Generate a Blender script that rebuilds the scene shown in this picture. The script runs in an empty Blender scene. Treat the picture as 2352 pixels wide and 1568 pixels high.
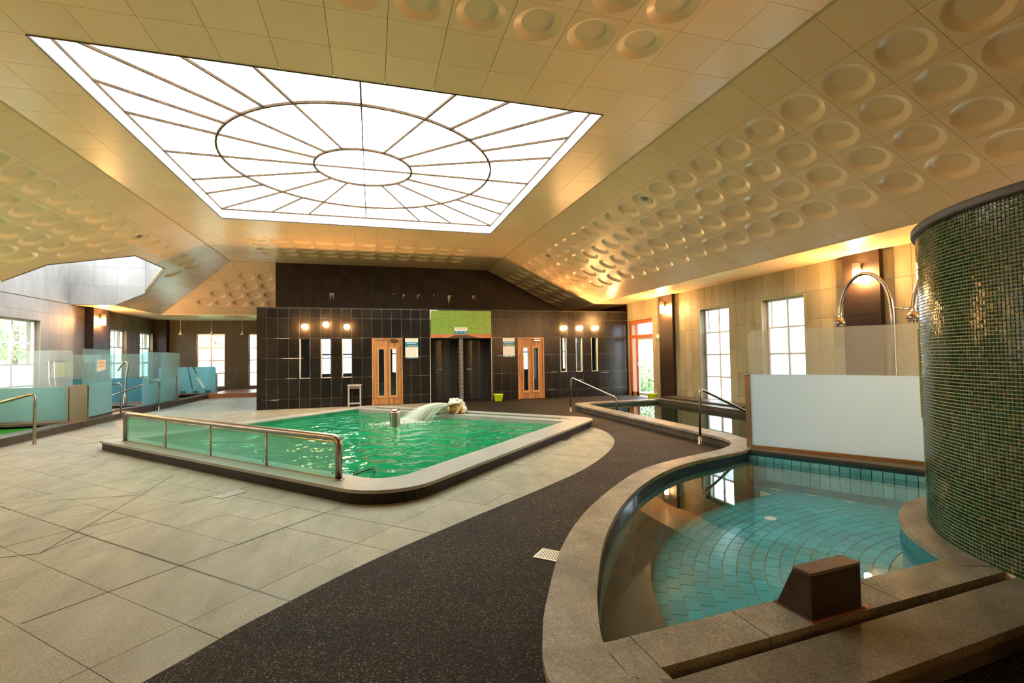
import bpy, bmesh, math, random
from mathutils import Vector, Matrix
from math import sin, cos, pi, radians, atan2, hypot, sqrt
random.seed(7)
S = bpy.context.scene
COL = S.collection

# ------------------------------------------------------------------ camera
CAM_H = 1.45
F_PX, YAW, PITCH, ROLL = 1102.39, 0.2839295, 0.0321857, -0.0156093
def cam_axes():
    fwd = Vector((sin(YAW)*cos(PITCH), cos(YAW)*cos(PITCH), sin(PITCH)))
    right = Vector((cos(YAW), -sin(YAW), 0)); up = right.cross(fwd)
    r = cos(ROLL)*right + sin(ROLL)*up
    u = -sin(ROLL)*right + cos(ROLL)*up
    return r, u, fwd
CR, CU, CF = cam_axes()
cd = bpy.data.cameras.new('camera'); cam = bpy.data.objects.new('camera', cd); COL.objects.link(cam)
cd.sensor_width = 36; cd.lens = F_PX/2352*36; cd.clip_start = .02; cd.clip_end = 300
cam.matrix_world = Matrix(((CR.x, CU.x, -CF.x, 0), (CR.y, CU.y, -CF.y, 0), (CR.z, CU.z, -CF.z, CAM_H), (0, 0, 0, 1)))
S.camera = cam
def view(p):            # how large and where a point shows: (x, y, depth) in photo pixels
    v = Vector(p)-Vector((0, 0, CAM_H)); d = v.dot(CF)
    if d < .05: return (-1e4, -1e4, d)
    return (1176+F_PX*v.dot(CR)/d, 784-F_PX*v.dot(CU)/d, d)
def in_frame(p, m=30):
    x, y, d = view(p); return d > .05 and -m < x < 2352+m and -m < y < 1568+m

# ------------------------------------------------------------------ world, exposure
SKY_STRENGTH = 9.0
w = bpy.data.worlds.new('sky'); S.world = w; w.use_nodes = True
bg = w.node_tree.nodes['Background']; bg.inputs[0].default_value = (.74, .87, 1.0, 1); bg.inputs[1].default_value = SKY_STRENGTH
S.view_settings.view_transform = 'Standard'; S.view_settings.look = 'None'
S.view_settings.exposure = 0.82; S.view_settings.gamma = 1.0; S.view_settings.use_curve_mapping = False
SKYLIGHT = 3.6          # radiance of the backlit skylight panes
LAMP_WARM = (1.0, .50, .17)
BULB, SCONCE = 210.0, 480.0
S.cycles.use_denoising = True
S.cycles.use_adaptive_sampling = True; S.cycles.adaptive_threshold = .1; S.cycles.adaptive_min_samples = 16
S.cycles.max_bounces = 6; S.cycles.diffuse_bounces = 4; S.cycles.glossy_bounces = 3; S.cycles.transparent_max_bounces = 14
S.cycles.sample_clamp_indirect = 6.0
S.cycles.caustics_reflective = False; S.cycles.caustics_refractive = False

# ------------------------------------------------------------------ materials
MATS = {}
def nt(name):
    m = bpy.data.materials.new(name); m.use_nodes = True
    t = m.node_tree; t.nodes.clear()
    out = t.nodes.new('ShaderNodeOutputMaterial')
    MATS[name] = m
    return m, t, out
def N(t, typ, **kw):
    n = t.nodes.new(typ)
    for k, v in kw.items():
        if k.startswith('i_'):
            key = k[2:].replace('_', ' ')
            n.inputs[key].default_value = v
        else: setattr(n, k, v)
    return n
def rgba(c): return (c[0], c[1], c[2], 1)
def ramp(t, fac, stops):
    r = t.nodes.new('ShaderNodeValToRGB'); e = r.color_ramp.elements
    e[0].position, e[0].color = stops[0][0], rgba(stops[0][1]); e[1].position, e[1].color = stops[-1][0], rgba(stops[-1][1])
    for p, c in stops[1:-1]:
        x = e.new(p); x.color = rgba(c)
    t.links.new(fac, r.inputs[0]); return r.outputs[0]
def coords(t, scale=(1, 1, 1), rot=(0, 0, 0), kind='Object'):
    tc = t.nodes.new('ShaderNodeTexCoord'); mp = t.nodes.new('ShaderNodeMapping')
    mp.inputs['Scale'].default_value = scale; mp.inputs['Rotation'].default_value = rot
    t.links.new(tc.outputs[kind], mp.inputs[0]); return mp.outputs[0]
def wcoords(t, scale=(1, 1, 1), rot=(0, 0, 0)):     # world position, so that pieces of one surface do not repeat
    g = t.nodes.new('ShaderNodeNewGeometry'); mp = t.nodes.new('ShaderNodeMapping')
    mp.inputs['Scale'].default_value = scale; mp.inputs['Rotation'].default_value = rot
    t.links.new(g.outputs['Position'], mp.inputs[0]); return mp.outputs[0]
def mixc(t, fac, a, b, mode='MIX'):
    n = t.nodes.new('ShaderNodeMix'); n.data_type = 'RGBA'; n.blend_type = mode
    for inp, v in ((n.inputs[0], fac), (n.inputs[6], a), (n.inputs[7], b)):
        if isinstance(v, (int, float)): inp.default_value = v
        elif isinstance(v, tuple): inp.default_value = rgba(v)
        else: t.links.new(v, inp)
    return n.outputs[2]
def noise(t, vec, scale, detail=3, rough=.5):
    n = N(t, 'ShaderNodeTexNoise', i_Scale=scale, i_Detail=detail, i_Roughness=rough); t.links.new(vec, n.inputs['Vector']); return n.outputs[0]
def plain(name, col, rough=.5, metal=0, spec=.5, emit=None, es=0, coat=0):
    m, t, out = nt(name); p = N(t, 'ShaderNodeBsdfPrincipled', i_Roughness=rough, i_Metallic=metal)
    p.inputs['Base Color'].default_value = rgba(col); p.inputs['Specular IOR Level'].default_value = spec
    if coat: p.inputs['Coat Weight'].default_value = coat
    if emit: p.inputs['Emission Color'].default_value = rgba(emit); p.inputs['Emission Strength'].default_value = es
    t.links.new(p.outputs[0], out.inputs[0]); return m
def mottled(name, stops, scale=4, rough=.5, spec=.4, bump=0, bscale=60, stretch=(1, 1, 1), per_object=0, fine=None, rough2=None, metal=0):
    """colour from noise over stops; fine=(scale, dark, amount) adds speckle; per_object varies brightness piece by piece"""
    m, t, out = nt(name); p = N(t, 'ShaderNodeBsdfPrincipled', i_Roughness=rough, i_Metallic=metal); p.inputs['Specular IOR Level'].default_value = spec
    v = wcoords(t, stretch)
    c = ramp(t, noise(t, v, scale, 4, .6), stops)
    if fine:
        f = ramp(t, noise(t, v, fine[0], 2, .6), [(.42, (fine[1],)*3), (.6, (1, 1, 1))])
        c = mixc(t, fine[2], c, f, 'MULTIPLY')
    if per_object:
        oi = t.nodes.new('ShaderNodeObjectInfo')
        r = ramp(t, oi.outputs['Random'], [(0, (1-per_object,)*3), (1, (1+per_object*.6,)*3)])
        c = mixc(t, 1.0, c, r, 'MULTIPLY')
    t.links.new(c, p.inputs['Base Color'])
    if rough2 is not None:
        rr = N(t, 'ShaderNodeMapRange', i_From_Min=.35, i_From_Max=.65, i_To_Min=rough, i_To_Max=rough2)
        t.links.new(noise(t, v, scale*1.7, 3), rr.inputs[0]); t.links.new(rr.outputs[0], p.inputs['Roughness'])
    if bump:
        b = N(t, 'ShaderNodeBump', i_Strength=bump, i_Distance=.01); t.links.new(noise(t, v, bscale, 3), b.inputs['Height']); t.links.new(b.outputs[0], p.inputs['Normal'])
    t.links.new(p.outputs[0], out.inputs[0]); return m

mottled('ceiling_paint', [(.3, (.88, .65, .39)), (.7, (.92, .70, .43))], scale=.8, rough=.30, spec=.45, per_object=.05, bump=.06, bscale=5)
plain('ceiling_gap', (.55, .43, .27), .8)
plain('dark_trim', (.035, .028, .022), .5)
mottled('black_tile', [(.3, (.011, .010, .009)), (.7, (.019, .017, .014))], scale=3, rough=.24, spec=.22, per_object=.35, bump=.03, bscale=8)
mottled('riser_black', [(.3, (.012, .010, .009)), (.7, (.022, .018, .016))], scale=3, rough=.55, spec=.25, per_object=.25)
mottled('brown_black_tile', [(.3, (.016, .010, .008)), (.7, (.026, .018, .013))], scale=3, rough=.5, spec=.25, per_object=.3)
mottled('grout', [(.25, (.05, .045, .04)), (.5, (.22, .205, .18)), (.78, (.70, .67, .60))], scale=3.2, rough=.9)
plain('dark_grout', (.02, .016, .013), .9)
mottled('wall_stone', [(.28, (.255, .245, .148)), (.5, (.335, .325, .21)), (.75, (.42, .405, .275))], scale=1.6, rough=.55, spec=.3, per_object=.16, stretch=(1, 1, .35), fine=(90, .75, .35))
plain('wall_joint', (.16, .125, .08), .9)
mottled('wall_stone_grey', [(.28, (.22, .20, .175)), (.5, (.29, .265, .235)), (.75, (.37, .345, .315))], scale=1.4, rough=.6, spec=.3, per_object=.10, stretch=(1, 1, .4), fine=(80, .8, .3))
mottled('wall_stone_shaded_brown', [(.28, (.085, .066, .04)), (.6, (.125, .10, .064)), (.8, (.16, .13, .085))], scale=1.2, rough=.6, spec=.3, per_object=.08, fine=(80, .8, .3))  # darker brown stone; also carries the shade of the left wall's far end
mottled('slab_stone', [(.25, (.275, .283, .212)), (.5, (.345, .352, .268)), (.72, (.40, .405, .315))], scale=2.6, rough=.45, rough2=.62, spec=.4, per_object=.07, stretch=(1.6, .5, 1), fine=(170, .38, .75), bump=.12, bscale=90)
plain('slab_joint', (.12, .105, .075), .9)
mottled('coping_stone', [(.28, (.19, .176, .132)), (.5, (.295, .275, .205)), (.74, (.41, .385, .30))], scale=3.2, rough=.42, rough2=.6, spec=.4, fine=(110, .45, .75), bump=.10, bscale=80, per_object=.08)
mottled('coping_pale', [(.28, (.275, .292, .262)), (.5, (.33, .348, .315)), (.74, (.39, .405, .37))], scale=2.2, rough=.45, spec=.4, fine=(120, .6, .5), per_object=.05)
mottled('coping_shaded', [(.28, (.13, .115, .082)), (.5, (.20, .18, .13)), (.74, (.29, .265, .20))], scale=2.4, rough=.5, spec=.3, fine=(110, .45, .75), bump=.10, bscale=80)  # darker copy of the coping stone, shade and vignette put into its colour
mottled('coping_dark', [(.28, (.055, .046, .034)), (.74, (.11, .095, .07))], scale=3, rough=.4, spec=.4, fine=(90, .5, .6), per_object=.1)
# exposed-aggregate resin
m, t, out = nt('resin'); p = N(t, 'ShaderNodeBsdfPrincipled', i_Roughness=.62); p.inputs['Specular IOR Level'].default_value = .12; v = wcoords(t)
vo = N(t, 'ShaderNodeTexVoronoi', i_Scale=190.0); t.links.new(v, vo.inputs['Vector'])
sc_ = t.nodes.new('ShaderNodeSeparateColor'); t.links.new(vo.outputs['Color'], sc_.inputs[0])
c = ramp(t, sc_.outputs[0], [(.0, (.003, .0025, .002)), (.45, (.010, .008, .0055)), (.8, (.028, .023, .016)), (.9, (.06, .054, .042)), (.98, (.24, .23, .19))])
c = mixc(t, .8, c, ramp(t, noise(t, v, 1.6, 3), [(.35, (.55, .55, .55)), (.65, (1.15, 1.1, 1.0))]), 'MULTIPLY')
t.links.new(c, p.inputs['Base Color']); b = N(t, 'ShaderNodeBump', i_Strength=.55, i_Distance=.006)
t.links.new(vo.outputs['Distance'], b.inputs['Height']); t.links.new(b.outputs[0], p.inputs['Normal']); t.links.new(p.outputs[0], out.inputs[0])

def metal(name, col, rough, stretch=(1, 1, 1)):
    m, t, out = nt(name); p = N(t, 'ShaderNodeBsdfPrincipled', i_Metallic=1.0); p.inputs['Base Color'].default_value = rgba(col)
    r = N(t, 'ShaderNodeMapRange', i_From_Min=.3, i_From_Max=.7, i_To_Min=rough*.92, i_To_Max=rough*1.1)
    t.links.new(noise(t, coords(t, stretch), 30, 3), r.inputs[0]); t.links.new(r.outputs[0], p.inputs['Roughness']); t.links.new(p.outputs[0], out.inputs[0])
metal('steel', (.43, .39, .345), .20); metal('chrome', (.70, .68, .65), .10); metal('bronze_steel', (.33, .275, .225), .30, (1, 1, .05))
metal('brass_rail', (.50, .35, .19), .3); metal('copper', (.72, .34, .17), .38); metal('grate_steel', (.78, .76, .70), .35)
plain('white_frame', (.80, .80, .78), .35); plain('grey_frame', (.42, .42, .40), .4); plain('cream_edge', (.72, .66, .50), .5)
plain('aluminium_frame', (.45, .42, .36), .35, .6)
m, t, out = nt('wood'); p = N(t, 'ShaderNodeBsdfPrincipled', i_Roughness=.45)
v = wcoords(t, (9, 9, .8)); c = ramp(t, noise(t, v, 2.6, 6, .65), [(.25, (.24, .095, .028)), (.5, (.46, .215, .07)), (.72, (.58, .31, .12))])
oi = t.nodes.new('ShaderNodeObjectInfo'); c = mixc(t, 1.0, c, ramp(t, oi.outputs['Random'], [(0, (.72, .70, .68)), (1, (1.15, 1.12, 1.05))]), 'MULTIPLY')
t.links.new(c, p.inputs['Base Color']); t.links.new(p.outputs[0], out.inputs[0])
mottled('red_wood', [(.3, (.30, .075, .022)), (.7, (.46, .13, .04))], scale=4, rough=.4, stretch=(6, 6, .8))
plain('wood_edge', (.50, .27, .10), .5)
plain('brown_step', (.30, .13, .06), .35)

def glass(name, tint=(1, 1, 1), haze=0.0, hazecol=(.8, .9, .88), rough=.02, ior=1.45, front=.38):
    """thin pane: see-through with a Fresnel gloss and, where frosted, a diffusing share"""
    m, t, out = nt(name)
    tr = N(t, 'ShaderNodeBsdfTransparent'); tr.inputs[0].default_value = rgba(tint)
    body = tr.outputs[0]
    if haze:
        tl = N(t, 'ShaderNodeBsdfTranslucent'); tl.inputs[0].default_value = rgba(hazecol)
        df = N(t, 'ShaderNodeBsdfDiffuse'); df.inputs[0].default_value = rgba(hazecol)
        m1 = N(t, 'ShaderNodeMixShader'); m1.inputs[0].default_value = front; t.links.new(tl.outputs[0], m1.inputs[1]); t.links.new(df.outputs[0], m1.inputs[2])
        m2 = N(t, 'ShaderNodeMixShader'); m2.inputs[0].default_value = haze; t.links.new(tr.outputs[0], m2.inputs[1]); t.links.new(m1.outputs[0], m2.inputs[2]); body = m2.outputs[0]
    g = N(t, 'ShaderNodeBsdfGlossy', i_Roughness=rough); f = N(t, 'ShaderNodeFresnel', i_IOR=ior)
    ge = t.nodes.new('ShaderNodeNewGeometry'); fm = N(t, 'ShaderNodeMath', operation='SUBTRACT', use_clamp=True); t.links.new(f.outputs[0], fm.inputs[0]); t.links.new(ge.outputs['Backfacing'], fm.inputs[1])
    m3 = N(t, 'ShaderNodeMixShader'); t.links.new(fm.outputs[0], m3.inputs[0]); t.links.new(body, m3.inputs[1]); t.links.new(g.outputs[0], m3.inputs[2])
    t.links.new(m3.outputs[0], out.inputs[0]); return m
glass('clear_pane'); glass('frosted_pane', haze=.8, hazecol=(.92, .95, .97), rough=.2)
glass('door_pane', tint=(.75, .82, .85), rough=.02, ior=1.6)
glass('screen_clear', tint=(.88, .92, .90), haze=.18, hazecol=(.80, .86, .84), rough=.045, ior=1.5)
glass('screen_frost', tint=(.8, .88, .88), haze=.96, hazecol=(.62, .80, .92), rough=.22, ior=1.45, front=.10)
glass('teal_clear', tint=(.70, .84, .82), haze=.22, hazecol=(.48, .64, .62), rough=.05, ior=1.5)
glass('teal_frost', tint=(.5, .75, .74), haze=.93, hazecol=(.33, .56, .56), rough=.2)
glass('teal_deep', tint=(.25, .6, .65), haze=.85, hazecol=(.13, .36, .42), rough=.12)
glass('balustrade_pane', tint=(.60, .86, .78), haze=.30, hazecol=(.26, .52, .46), rough=.06, ior=1.5)
glass('shelf_teal', tint=(.4, .75, .8), haze=.8, hazecol=(.30, .62, .68), rough=.06)
plain('wave_white', (.55, .80, .80), .3); plain('wave_dark', (.03, .16, .20), .2)

def water(name, tint, body=None, bodyfac=0.0, ior=1.333, wave=.0, wscale=6, rough=.0, wdist=.03, stretch=(1, 1, 1), rot=0):
    m, t, out = nt(name)
    tr = N(t, 'ShaderNodeBsdfTransparent'); tr.inputs[0].default_value = rgba(tint); b0 = tr.outputs[0]
    g = N(t, 'ShaderNodeBsdfGlossy', i_Roughness=rough); f = N(t, 'ShaderNodeFresnel', i_IOR=ior)
    df = None
    if bodyfac:
        df = N(t, 'ShaderNodeBsdfDiffuse'); df.inputs[0].default_value = rgba(body)
        mx = N(t, 'ShaderNodeMixShader'); mx.inputs[0].default_value = bodyfac; t.links.new(b0, mx.inputs[1]); t.links.new(df.outputs[0], mx.inputs[2]); b0 = mx.outputs[0]
    if wave:
        v = wcoords(t, stretch, (0, 0, rot)); bp = N(t, 'ShaderNodeBump', i_Strength=wave, i_Distance=wdist)
        n1 = noise(t, v, wscale, 1.5, .45); n2 = noise(t, v, wscale*.32, 2, .5)
        ad = N(t, 'ShaderNodeMath', operation='ADD'); t.links.new(n1, ad.inputs[0]); t.links.new(n2, ad.inputs[1]); t.links.new(ad.outputs[0], bp.inputs['Height'])
        for n in (g, f): t.links.new(bp.outputs[0], n.inputs['Normal'])
    ge = t.nodes.new('ShaderNodeNewGeometry'); fm = N(t, 'ShaderNodeMath', operation='SUBTRACT', use_clamp=True); t.links.new(f.outputs[0], fm.inputs[0]); t.links.new(ge.outputs['Backfacing'], fm.inputs[1])   # seen from below the surface lets light through
    m3 = N(t, 'ShaderNodeMixShader'); t.links.new(fm.outputs[0], m3.inputs[0]); t.links.new(b0, m3.inputs[1]); t.links.new(g.outputs[0], m3.inputs[2])
    t.links.new(m3.outputs[0], out.inputs[0]); return m
water('green_water', (.30, .85, .55), (.008, .25, .105), .88, wave=.8, wscale=3.0, rough=.06, wdist=.085, stretch=(1, 1, 1))
water('blue_water', (.90, .98, .98), ior=1.40, wave=.012, wscale=2.2, wdist=.02)
water('dark_water', (.45, .70, .58), (.012, .035, .022), .55, wave=.015, wscale=2.0, wdist=.02)
water('bright_green_water', (.3, .9, .4), (.03, .42, .05), .9, wave=.15, wscale=4, rough=.02)
glass('falling_water', tint=(.92, .96, .94), haze=.62, hazecol=(.95, .97, .95), rough=.05, ior=1.33)
plain('foam', (.85, .92, .88), .5)

mottled('pool_tile', [(.3, (.003, .30, .39)), (.7, (.010, .38, .48))], scale=2, rough=.2, per_object=.18)
plain('basin_teal', (.02, .17, .21), .4); plain('rim_mosaic', (.010, .016, .034), .15); plain('pool_grout', (.34, .42, .30), .8); plain('pool_grout_pale', (.32, .40, .36), .8)
mottled('band_tile', [(.3, (.10, .42, .50)), (.7, (.16, .52, .60))], scale=3, rough=.15, per_object=.15)
mottled('bench_tile', [(.3, (.009, .007, .005)), (.7, (.018, .014, .010))], scale=3, rough=.35)
mottled('green_wall_tile', [(.3, (.01, .16, .07)), (.7, (.02, .24, .11))], scale=3, rough=.2, per_object=.2)
mottled('dark_green_tile', [(.3, (.012, .035, .022)), (.7, (.03, .065, .045))], scale=2, rough=.3)
# green glass mosaic: colour of each piece held in a colour attribute
m, t, out = nt('mosaic'); p = N(t, 'ShaderNodeBsdfPrincipled', i_Roughness=.14); a = N(t, 'ShaderNodeAttribute', attribute_name='tint')
t.links.new(a.outputs['Color'], p.inputs['Base Color'])
bb = N(t, 'ShaderNodeBump', i_Strength=.25, i_Distance=.004); t.links.new(noise(t, wcoords(t), 46, 2), bb.inputs['Height']); t.links.new(bb.outputs[0], p.inputs['Normal'])
t.links.new(p.outputs[0], out.inputs[0])
plain('mosaic_grout', (.60, .60, .42), .85)
def tiny_mosaic(name, cols, grout, size, rough=.25):
    m, t, out = nt(name); p = N(t, 'ShaderNodeBsdfPrincipled', i_Roughness=rough)
    br = N(t, 'ShaderNodeTexBrick', offset=0.0, i_Scale=1.0, i_Mortar_Size=size*.09, i_Brick_Width=size, i_Row_Height=size, i_Bias=0.0)
    br.inputs['Color1'].default_value = rgba(cols[0]); br.inputs['Color2'].default_value = rgba(cols[1]); br.inputs['Mortar'].default_value = rgba(grout)
    tc = t.nodes.new('ShaderNodeUVMap'); t.links.new(tc.outputs[0], br.inputs['Vector']); t.links.new(br.outputs[0], p.inputs['Base Color']); t.links.new(p.outputs[0], out.inputs[0])
tiny_mosaic('niche_mosaic', ((.012, .011, .010), (.03, .028, .025)), (.085, .08, .07), .036, .3)
tiny_mosaic('niche_mosaic_pale', ((.010, .010, .010), (.02, .02, .02)), (.62, .60, .54), .045, .3)
m, t, out = nt('lime_mosaic'); p = N(t, 'ShaderNodeBsdfPrincipled', i_Roughness=.3); v = wcoords(t)
vo = N(t, 'ShaderNodeTexVoronoi', i_Scale=56.0, distance='CHEBYCHEV'); t.links.new(v, vo.inputs['Vector'])
t.links.new(ramp(t, vo.outputs['Color'], [(0, (.085, .19, .02)), (.45, (.20, .37, .05)), (.8, (.27, .43, .08)), (1, (.42, .36, .16))]), p.inputs['Base Color']); t.links.new(p.outputs[0], out.inputs[0])
mottled('copper_paint', [(.3, (.44, .15, .06)), (.7, (.60, .25, .11))], scale=3, rough=.5)
plain('corroded_brown', (.09, .045, .022), .7)
mottled('block_bronze', [(.3, (.022, .013, .008)), (.7, (.045, .028, .018))], scale=14, rough=.42, spec=.4, fine=(60, .6, .4))
mottled('block_top', [(.3, (.075, .045, .032)), (.7, (.15, .10, .075))], scale=18, rough=.5, fine=(70, .55, .5))
mottled('rim_cap', [(.3, (.05, .045, .04)), (.7, (.09, .08, .07))], scale=6, rough=.6)
plain('lime_plastic', (.50, .72, .01), .35); plain('black_rubber', (.01, .01, .01), .4)
plain('paper', (.78, .77, .70), .6); plain('sign_white', (.80, .79, .72), .4); plain('sign_blue', (.005, .24, .46), .35); plain('sign_teal', (.004, .22, .24), .35)
plain('sign_yellow', (.78, .74, .22), .4); plain('print_grey', (.52, .51, .47), .6); plain('print_light', (.55, .85, .95), .5); plain('print_pale_green', (.68, .80, .42), .5)
plain('print_orange', (.80, .30, .08), .6); plain('print_red', (.75, .35, .32), .6); plain('board_yellow', (.52, .45, .14), .5); plain('sign_dark_green', (.05, .09, .06), .4)
plain('lime_scale', (.55, .52, .46), .9)
m, t, out = nt('toad_stone'); p = N(t, 'ShaderNodeBsdfPrincipled', i_Roughness=.32); v = coords(t)
sp = N(t, 'ShaderNodeSeparateXYZ'); t.links.new(v, sp.inputs[0])
c = ramp(t, noise(t, v, 7, 4, .6), [(.3, (.50, .47, .37)), (.7, (.68, .66, .57))])
gold = ramp(t, noise(t, v, 9, 3), [(.3, (.28, .155, .045)), (.7, (.46, .30, .12))])
mr = N(t, 'ShaderNodeMapRange', i_From_Min=.215, i_From_Max=.19, i_To_Min=0.0, i_To_Max=1.0)   # the belly is of golden stone, the back pale
t.links.new(sp.outputs[2], mr.inputs[0]); mr2 = N(t, 'ShaderNodeMapRange', i_From_Min=-.03, i_From_Max=.03, i_To_Min=0.0, i_To_Max=1.0); t.links.new(sp.outputs[0], mr2.inputs[0])
mm = N(t, 'ShaderNodeMath', operation='MULTIPLY'); t.links.new(mr.outputs[0], mm.inputs[0]); t.links.new(mr2.outputs[0], mm.inputs[1])
t.links.new(mixc(t, mm.outputs[0], c, gold), p.inputs['Base Color']); t.links.new(p.outputs[0], out.inputs[0])
def emitter(name, col, s):
    m, t, out = nt(name); e = N(t, 'ShaderNodeEmission', i_Strength=s); e.inputs[0].default_value = rgba(col); t.links.new(e.outputs[0], out.inputs[0])
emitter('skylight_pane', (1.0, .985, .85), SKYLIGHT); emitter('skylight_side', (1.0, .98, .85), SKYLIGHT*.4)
emitter('bulb', LAMP_WARM, BULB); emitter('sconce_glow', LAMP_WARM, SCONCE); emitter('ring_lamp', (.9, .97, 1), 3.0)
mottled('rusty_bar', [(.35, (.045, .028, .015)), (.65, (.13, .07, .03))], scale=9, rough=.7)
mottled('leaf', [(.3, (.20, .30, .10)), (.7, (.42, .52, .24))], scale=2.5, rough=.6, per_object=.1)
plain('bark', (.12, .08, .05), .9); mottled('grass', [(.3, (.10, .20, .04)), (.7, (.20, .32, .08))], scale=1, rough=.9); plain('paving', (.42, .44, .46), .8)
plain('render_grey', (.35, .38, .40), .8); plain('steam_wall', (.30, .36, .40), .6)

# ------------------------------------------------------------------ mesh helpers
class MB:
    def __init__(s): s.v = []; s.f = []; s.sm = []; s.uv = {}; s.col = []
    def add(s, vs, fs, smooth=False):
        o = len(s.v); s.v += [tuple(v) for v in vs]
        for f in fs: s.f.append(tuple(i+o for i in f)); s.sm.append(smooth)
        return o
    def box(s, x0, x1, y0, y1, z0, z1):
        s.add([(x0,y0,z0),(x1,y0,z0),(x1,y1,z0),(x0,y1,z0),(x0,y0,z1),(x1,y0,z1),(x1,y1,z1),(x0,y1,z1)],
              [(3,2,1,0),(4,5,6,7),(0,1,5,4),(1,2,6,5),(2,3,7,6),(3,0,4,7)]); return s
    def prism(s, poly, z0, z1, fn=None):
        """poly in 2D extruded along the third axis; fn maps (a, b, c) to 3D"""
        if area(poly) < 0: poly = poly[::-1]
        n = len(poly); fn = fn or (lambda a, b, c: (a, b, c))
        vs = [fn(a, b, z0) for a, b in poly]+[fn(a, b, z1) for a, b in poly]
        fs = [tuple(range(n-1, -1, -1)), tuple(range(n, 2*n))]+[(i, (i+1) % n, n+(i+1) % n, n+i) for i in range(n)]
        s.add(vs, fs); return s
    def bar(s, a, b, w, h, up=(0, 0, 1)):
        """square bar from a to b, w across, h along up"""
        a, b = Vector(a), Vector(b); d = (b-a).normalized(); u = Vector(up); r = d.cross(u).normalized(); u = r.cross(d).normalized()
        q = [(-w/2, -h/2), (w/2, -h/2), (w/2, h/2), (-w/2, h/2)]
        vs = [a+r*x+u*y for x, y in q]+[b+r*x+u*y for x, y in q]
        s.add(vs, [(0,1,2,3),(7,6,5,4),(0,4,5,1),(1,5,6,2),(2,6,7,3),(3,7,4,0)]); return s
    def tube(s, pts, r, seg=12, cap=True, radii=None):
        pts = [Vector(p) for p in pts]; n = len(pts); rings = []; prev = None
        for i, p in enumerate(pts):
            d = (pts[min(i+1, n-1)]-pts[max(i-1, 0)]).normalized()
            if prev is None:
                u = Vector((0, 0, 1)) if abs(d.z) < .9 else Vector((1, 0, 0)); u = (u-d*u.dot(d)).normalized()
            else: u = (prev-d*prev.dot(d)).normalized()
            prev = u; w = d.cross(u); rr = radii[i] if radii else r
            rings.append([p+(u*cos(2*pi*k/seg)+w*sin(2*pi*k/seg))*rr for k in range(seg)])
        vs = [v for rg in rings for v in rg]; fs = [(i*seg+k, i*seg+(k+1) % seg, (i+1)*seg+(k+1) % seg, (i+1)*seg+k) for i in range(n-1) for k in range(seg)]
        o = s.add(vs, fs, True)
        if cap:
            s.f += [tuple(o+k for k in range(seg-1, -1, -1)), tuple(o+(n-1)*seg+k for k in range(seg))]; s.sm += [False, False]
        return s
    def lathe(s, prof, c=(0, 0, 0), seg=24, smooth=True, a0=0, a1=2*pi):
        """profile [(r, z)] turned about a vertical axis through c"""
        full = abs(a1-a0-2*pi) < 1e-6; m = seg if full else seg+1
        vs = [(c[0]+r*cos(a0+(a1-a0)*k/seg), c[1]+r*sin(a0+(a1-a0)*k/seg), c[2]+z) for r, z in prof for k in range(m)]
        fs = [(i*m+k, i*m+(k+1) % m, (i+1)*m+(k+1) % m, (i+1)*m+k) for i in range(len(prof)-1) for k in range(seg)]
        s.add(vs, fs, smooth); return s
    def sphere(s, c, r, seg=16, rings=10, sc=(1, 1, 1)):
        vs = []; fs = []
        for i in range(rings+1):
            th = pi*i/rings
            for k in range(seg): vs.append((c[0]+r*sc[0]*sin(th)*cos(2*pi*k/seg), c[1]+r*sc[1]*sin(th)*sin(2*pi*k/seg), c[2]-r*sc[2]*cos(th)))
        fs = [(i*seg+k, i*seg+(k+1) % seg, (i+1)*seg+(k+1) % seg, (i+1)*seg+k) for i in range(rings) for k in range(seg)]
        s.add(vs, fs, True); return s
    def strip(s, A, B, z0, z1, n=None, close=False):
        """solid band between two plan polylines"""
        if n: A, B = resample(A, n), resample(B, n)
        n = len(A); vs = [(a[0], a[1], z1) for a in A]+[(b[0], b[1], z1) for b in B]+[(a[0], a[1], z0) for a in A]+[(b[0], b[1], z0) for b in B]
        fs = []
        for i in range(n if close else n-1):
            j = (i+1) % n
            fs += [(i, j, n+j, n+i), (2*n+i, 3*n+i, 3*n+j, 2*n+j), (i, 2*n+i, 2*n+j, j), (n+i, n+j, 3*n+j, 3*n+i)]
        if not close: fs += [(0, n, 3*n, 2*n), (n-1, 3*n-1, 4*n-1, 2*n-1)]
        s.add(vs, fs); return s
    def mesh(s, name, mat):
        me = bpy.data.meshes.new(name); me.from_pydata(s.v, [], s.f); me.polygons.foreach_set('use_smooth', s.sm)
        if mat: me.materials.append(MATS[mat])
        bm = bmesh.new(); bm.from_mesh(me)
        if not getattr(s, 'keep', False): bmesh.ops.recalc_face_normals(bm, faces=bm.faces)
        bm.to_mesh(me); bm.free(); me.update(); return me
    def build(s, name, mat, parent=None):
        return link(name, s.mesh(name, mat), parent)
def link(name, me, parent=None, matrix=None):
    o = bpy.data.objects.new(name, me); COL.objects.link(o)
    if parent is not None:
        o.parent = parent; o.matrix_parent_inverse = parent.matrix_world.inverted() if hasattr(parent, 'matrix_world') else Matrix()
    if matrix is not None: o.matrix_basis = matrix
    return o
def thing(name, label, cat, loc=(0, 0, 0), group=None, rz=0):
    o = bpy.data.objects.new(name, None); COL.objects.link(o); o.empty_display_size = .1
    o.location = loc; o.rotation_euler = (0, 0, rz); o.matrix_world = Matrix.Translation(loc) @ Matrix.Rotation(rz, 4, 'Z')
    return tag(o, label, cat, group)
def tag(o, label, cat=None, group=None, kind=None):
    o['label'] = label
    if cat: o['category'] = cat
    if group: o['group'] = group
    if kind: o['kind'] = kind
    return o
def lab(o, label): o['label'] = label; return o
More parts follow.
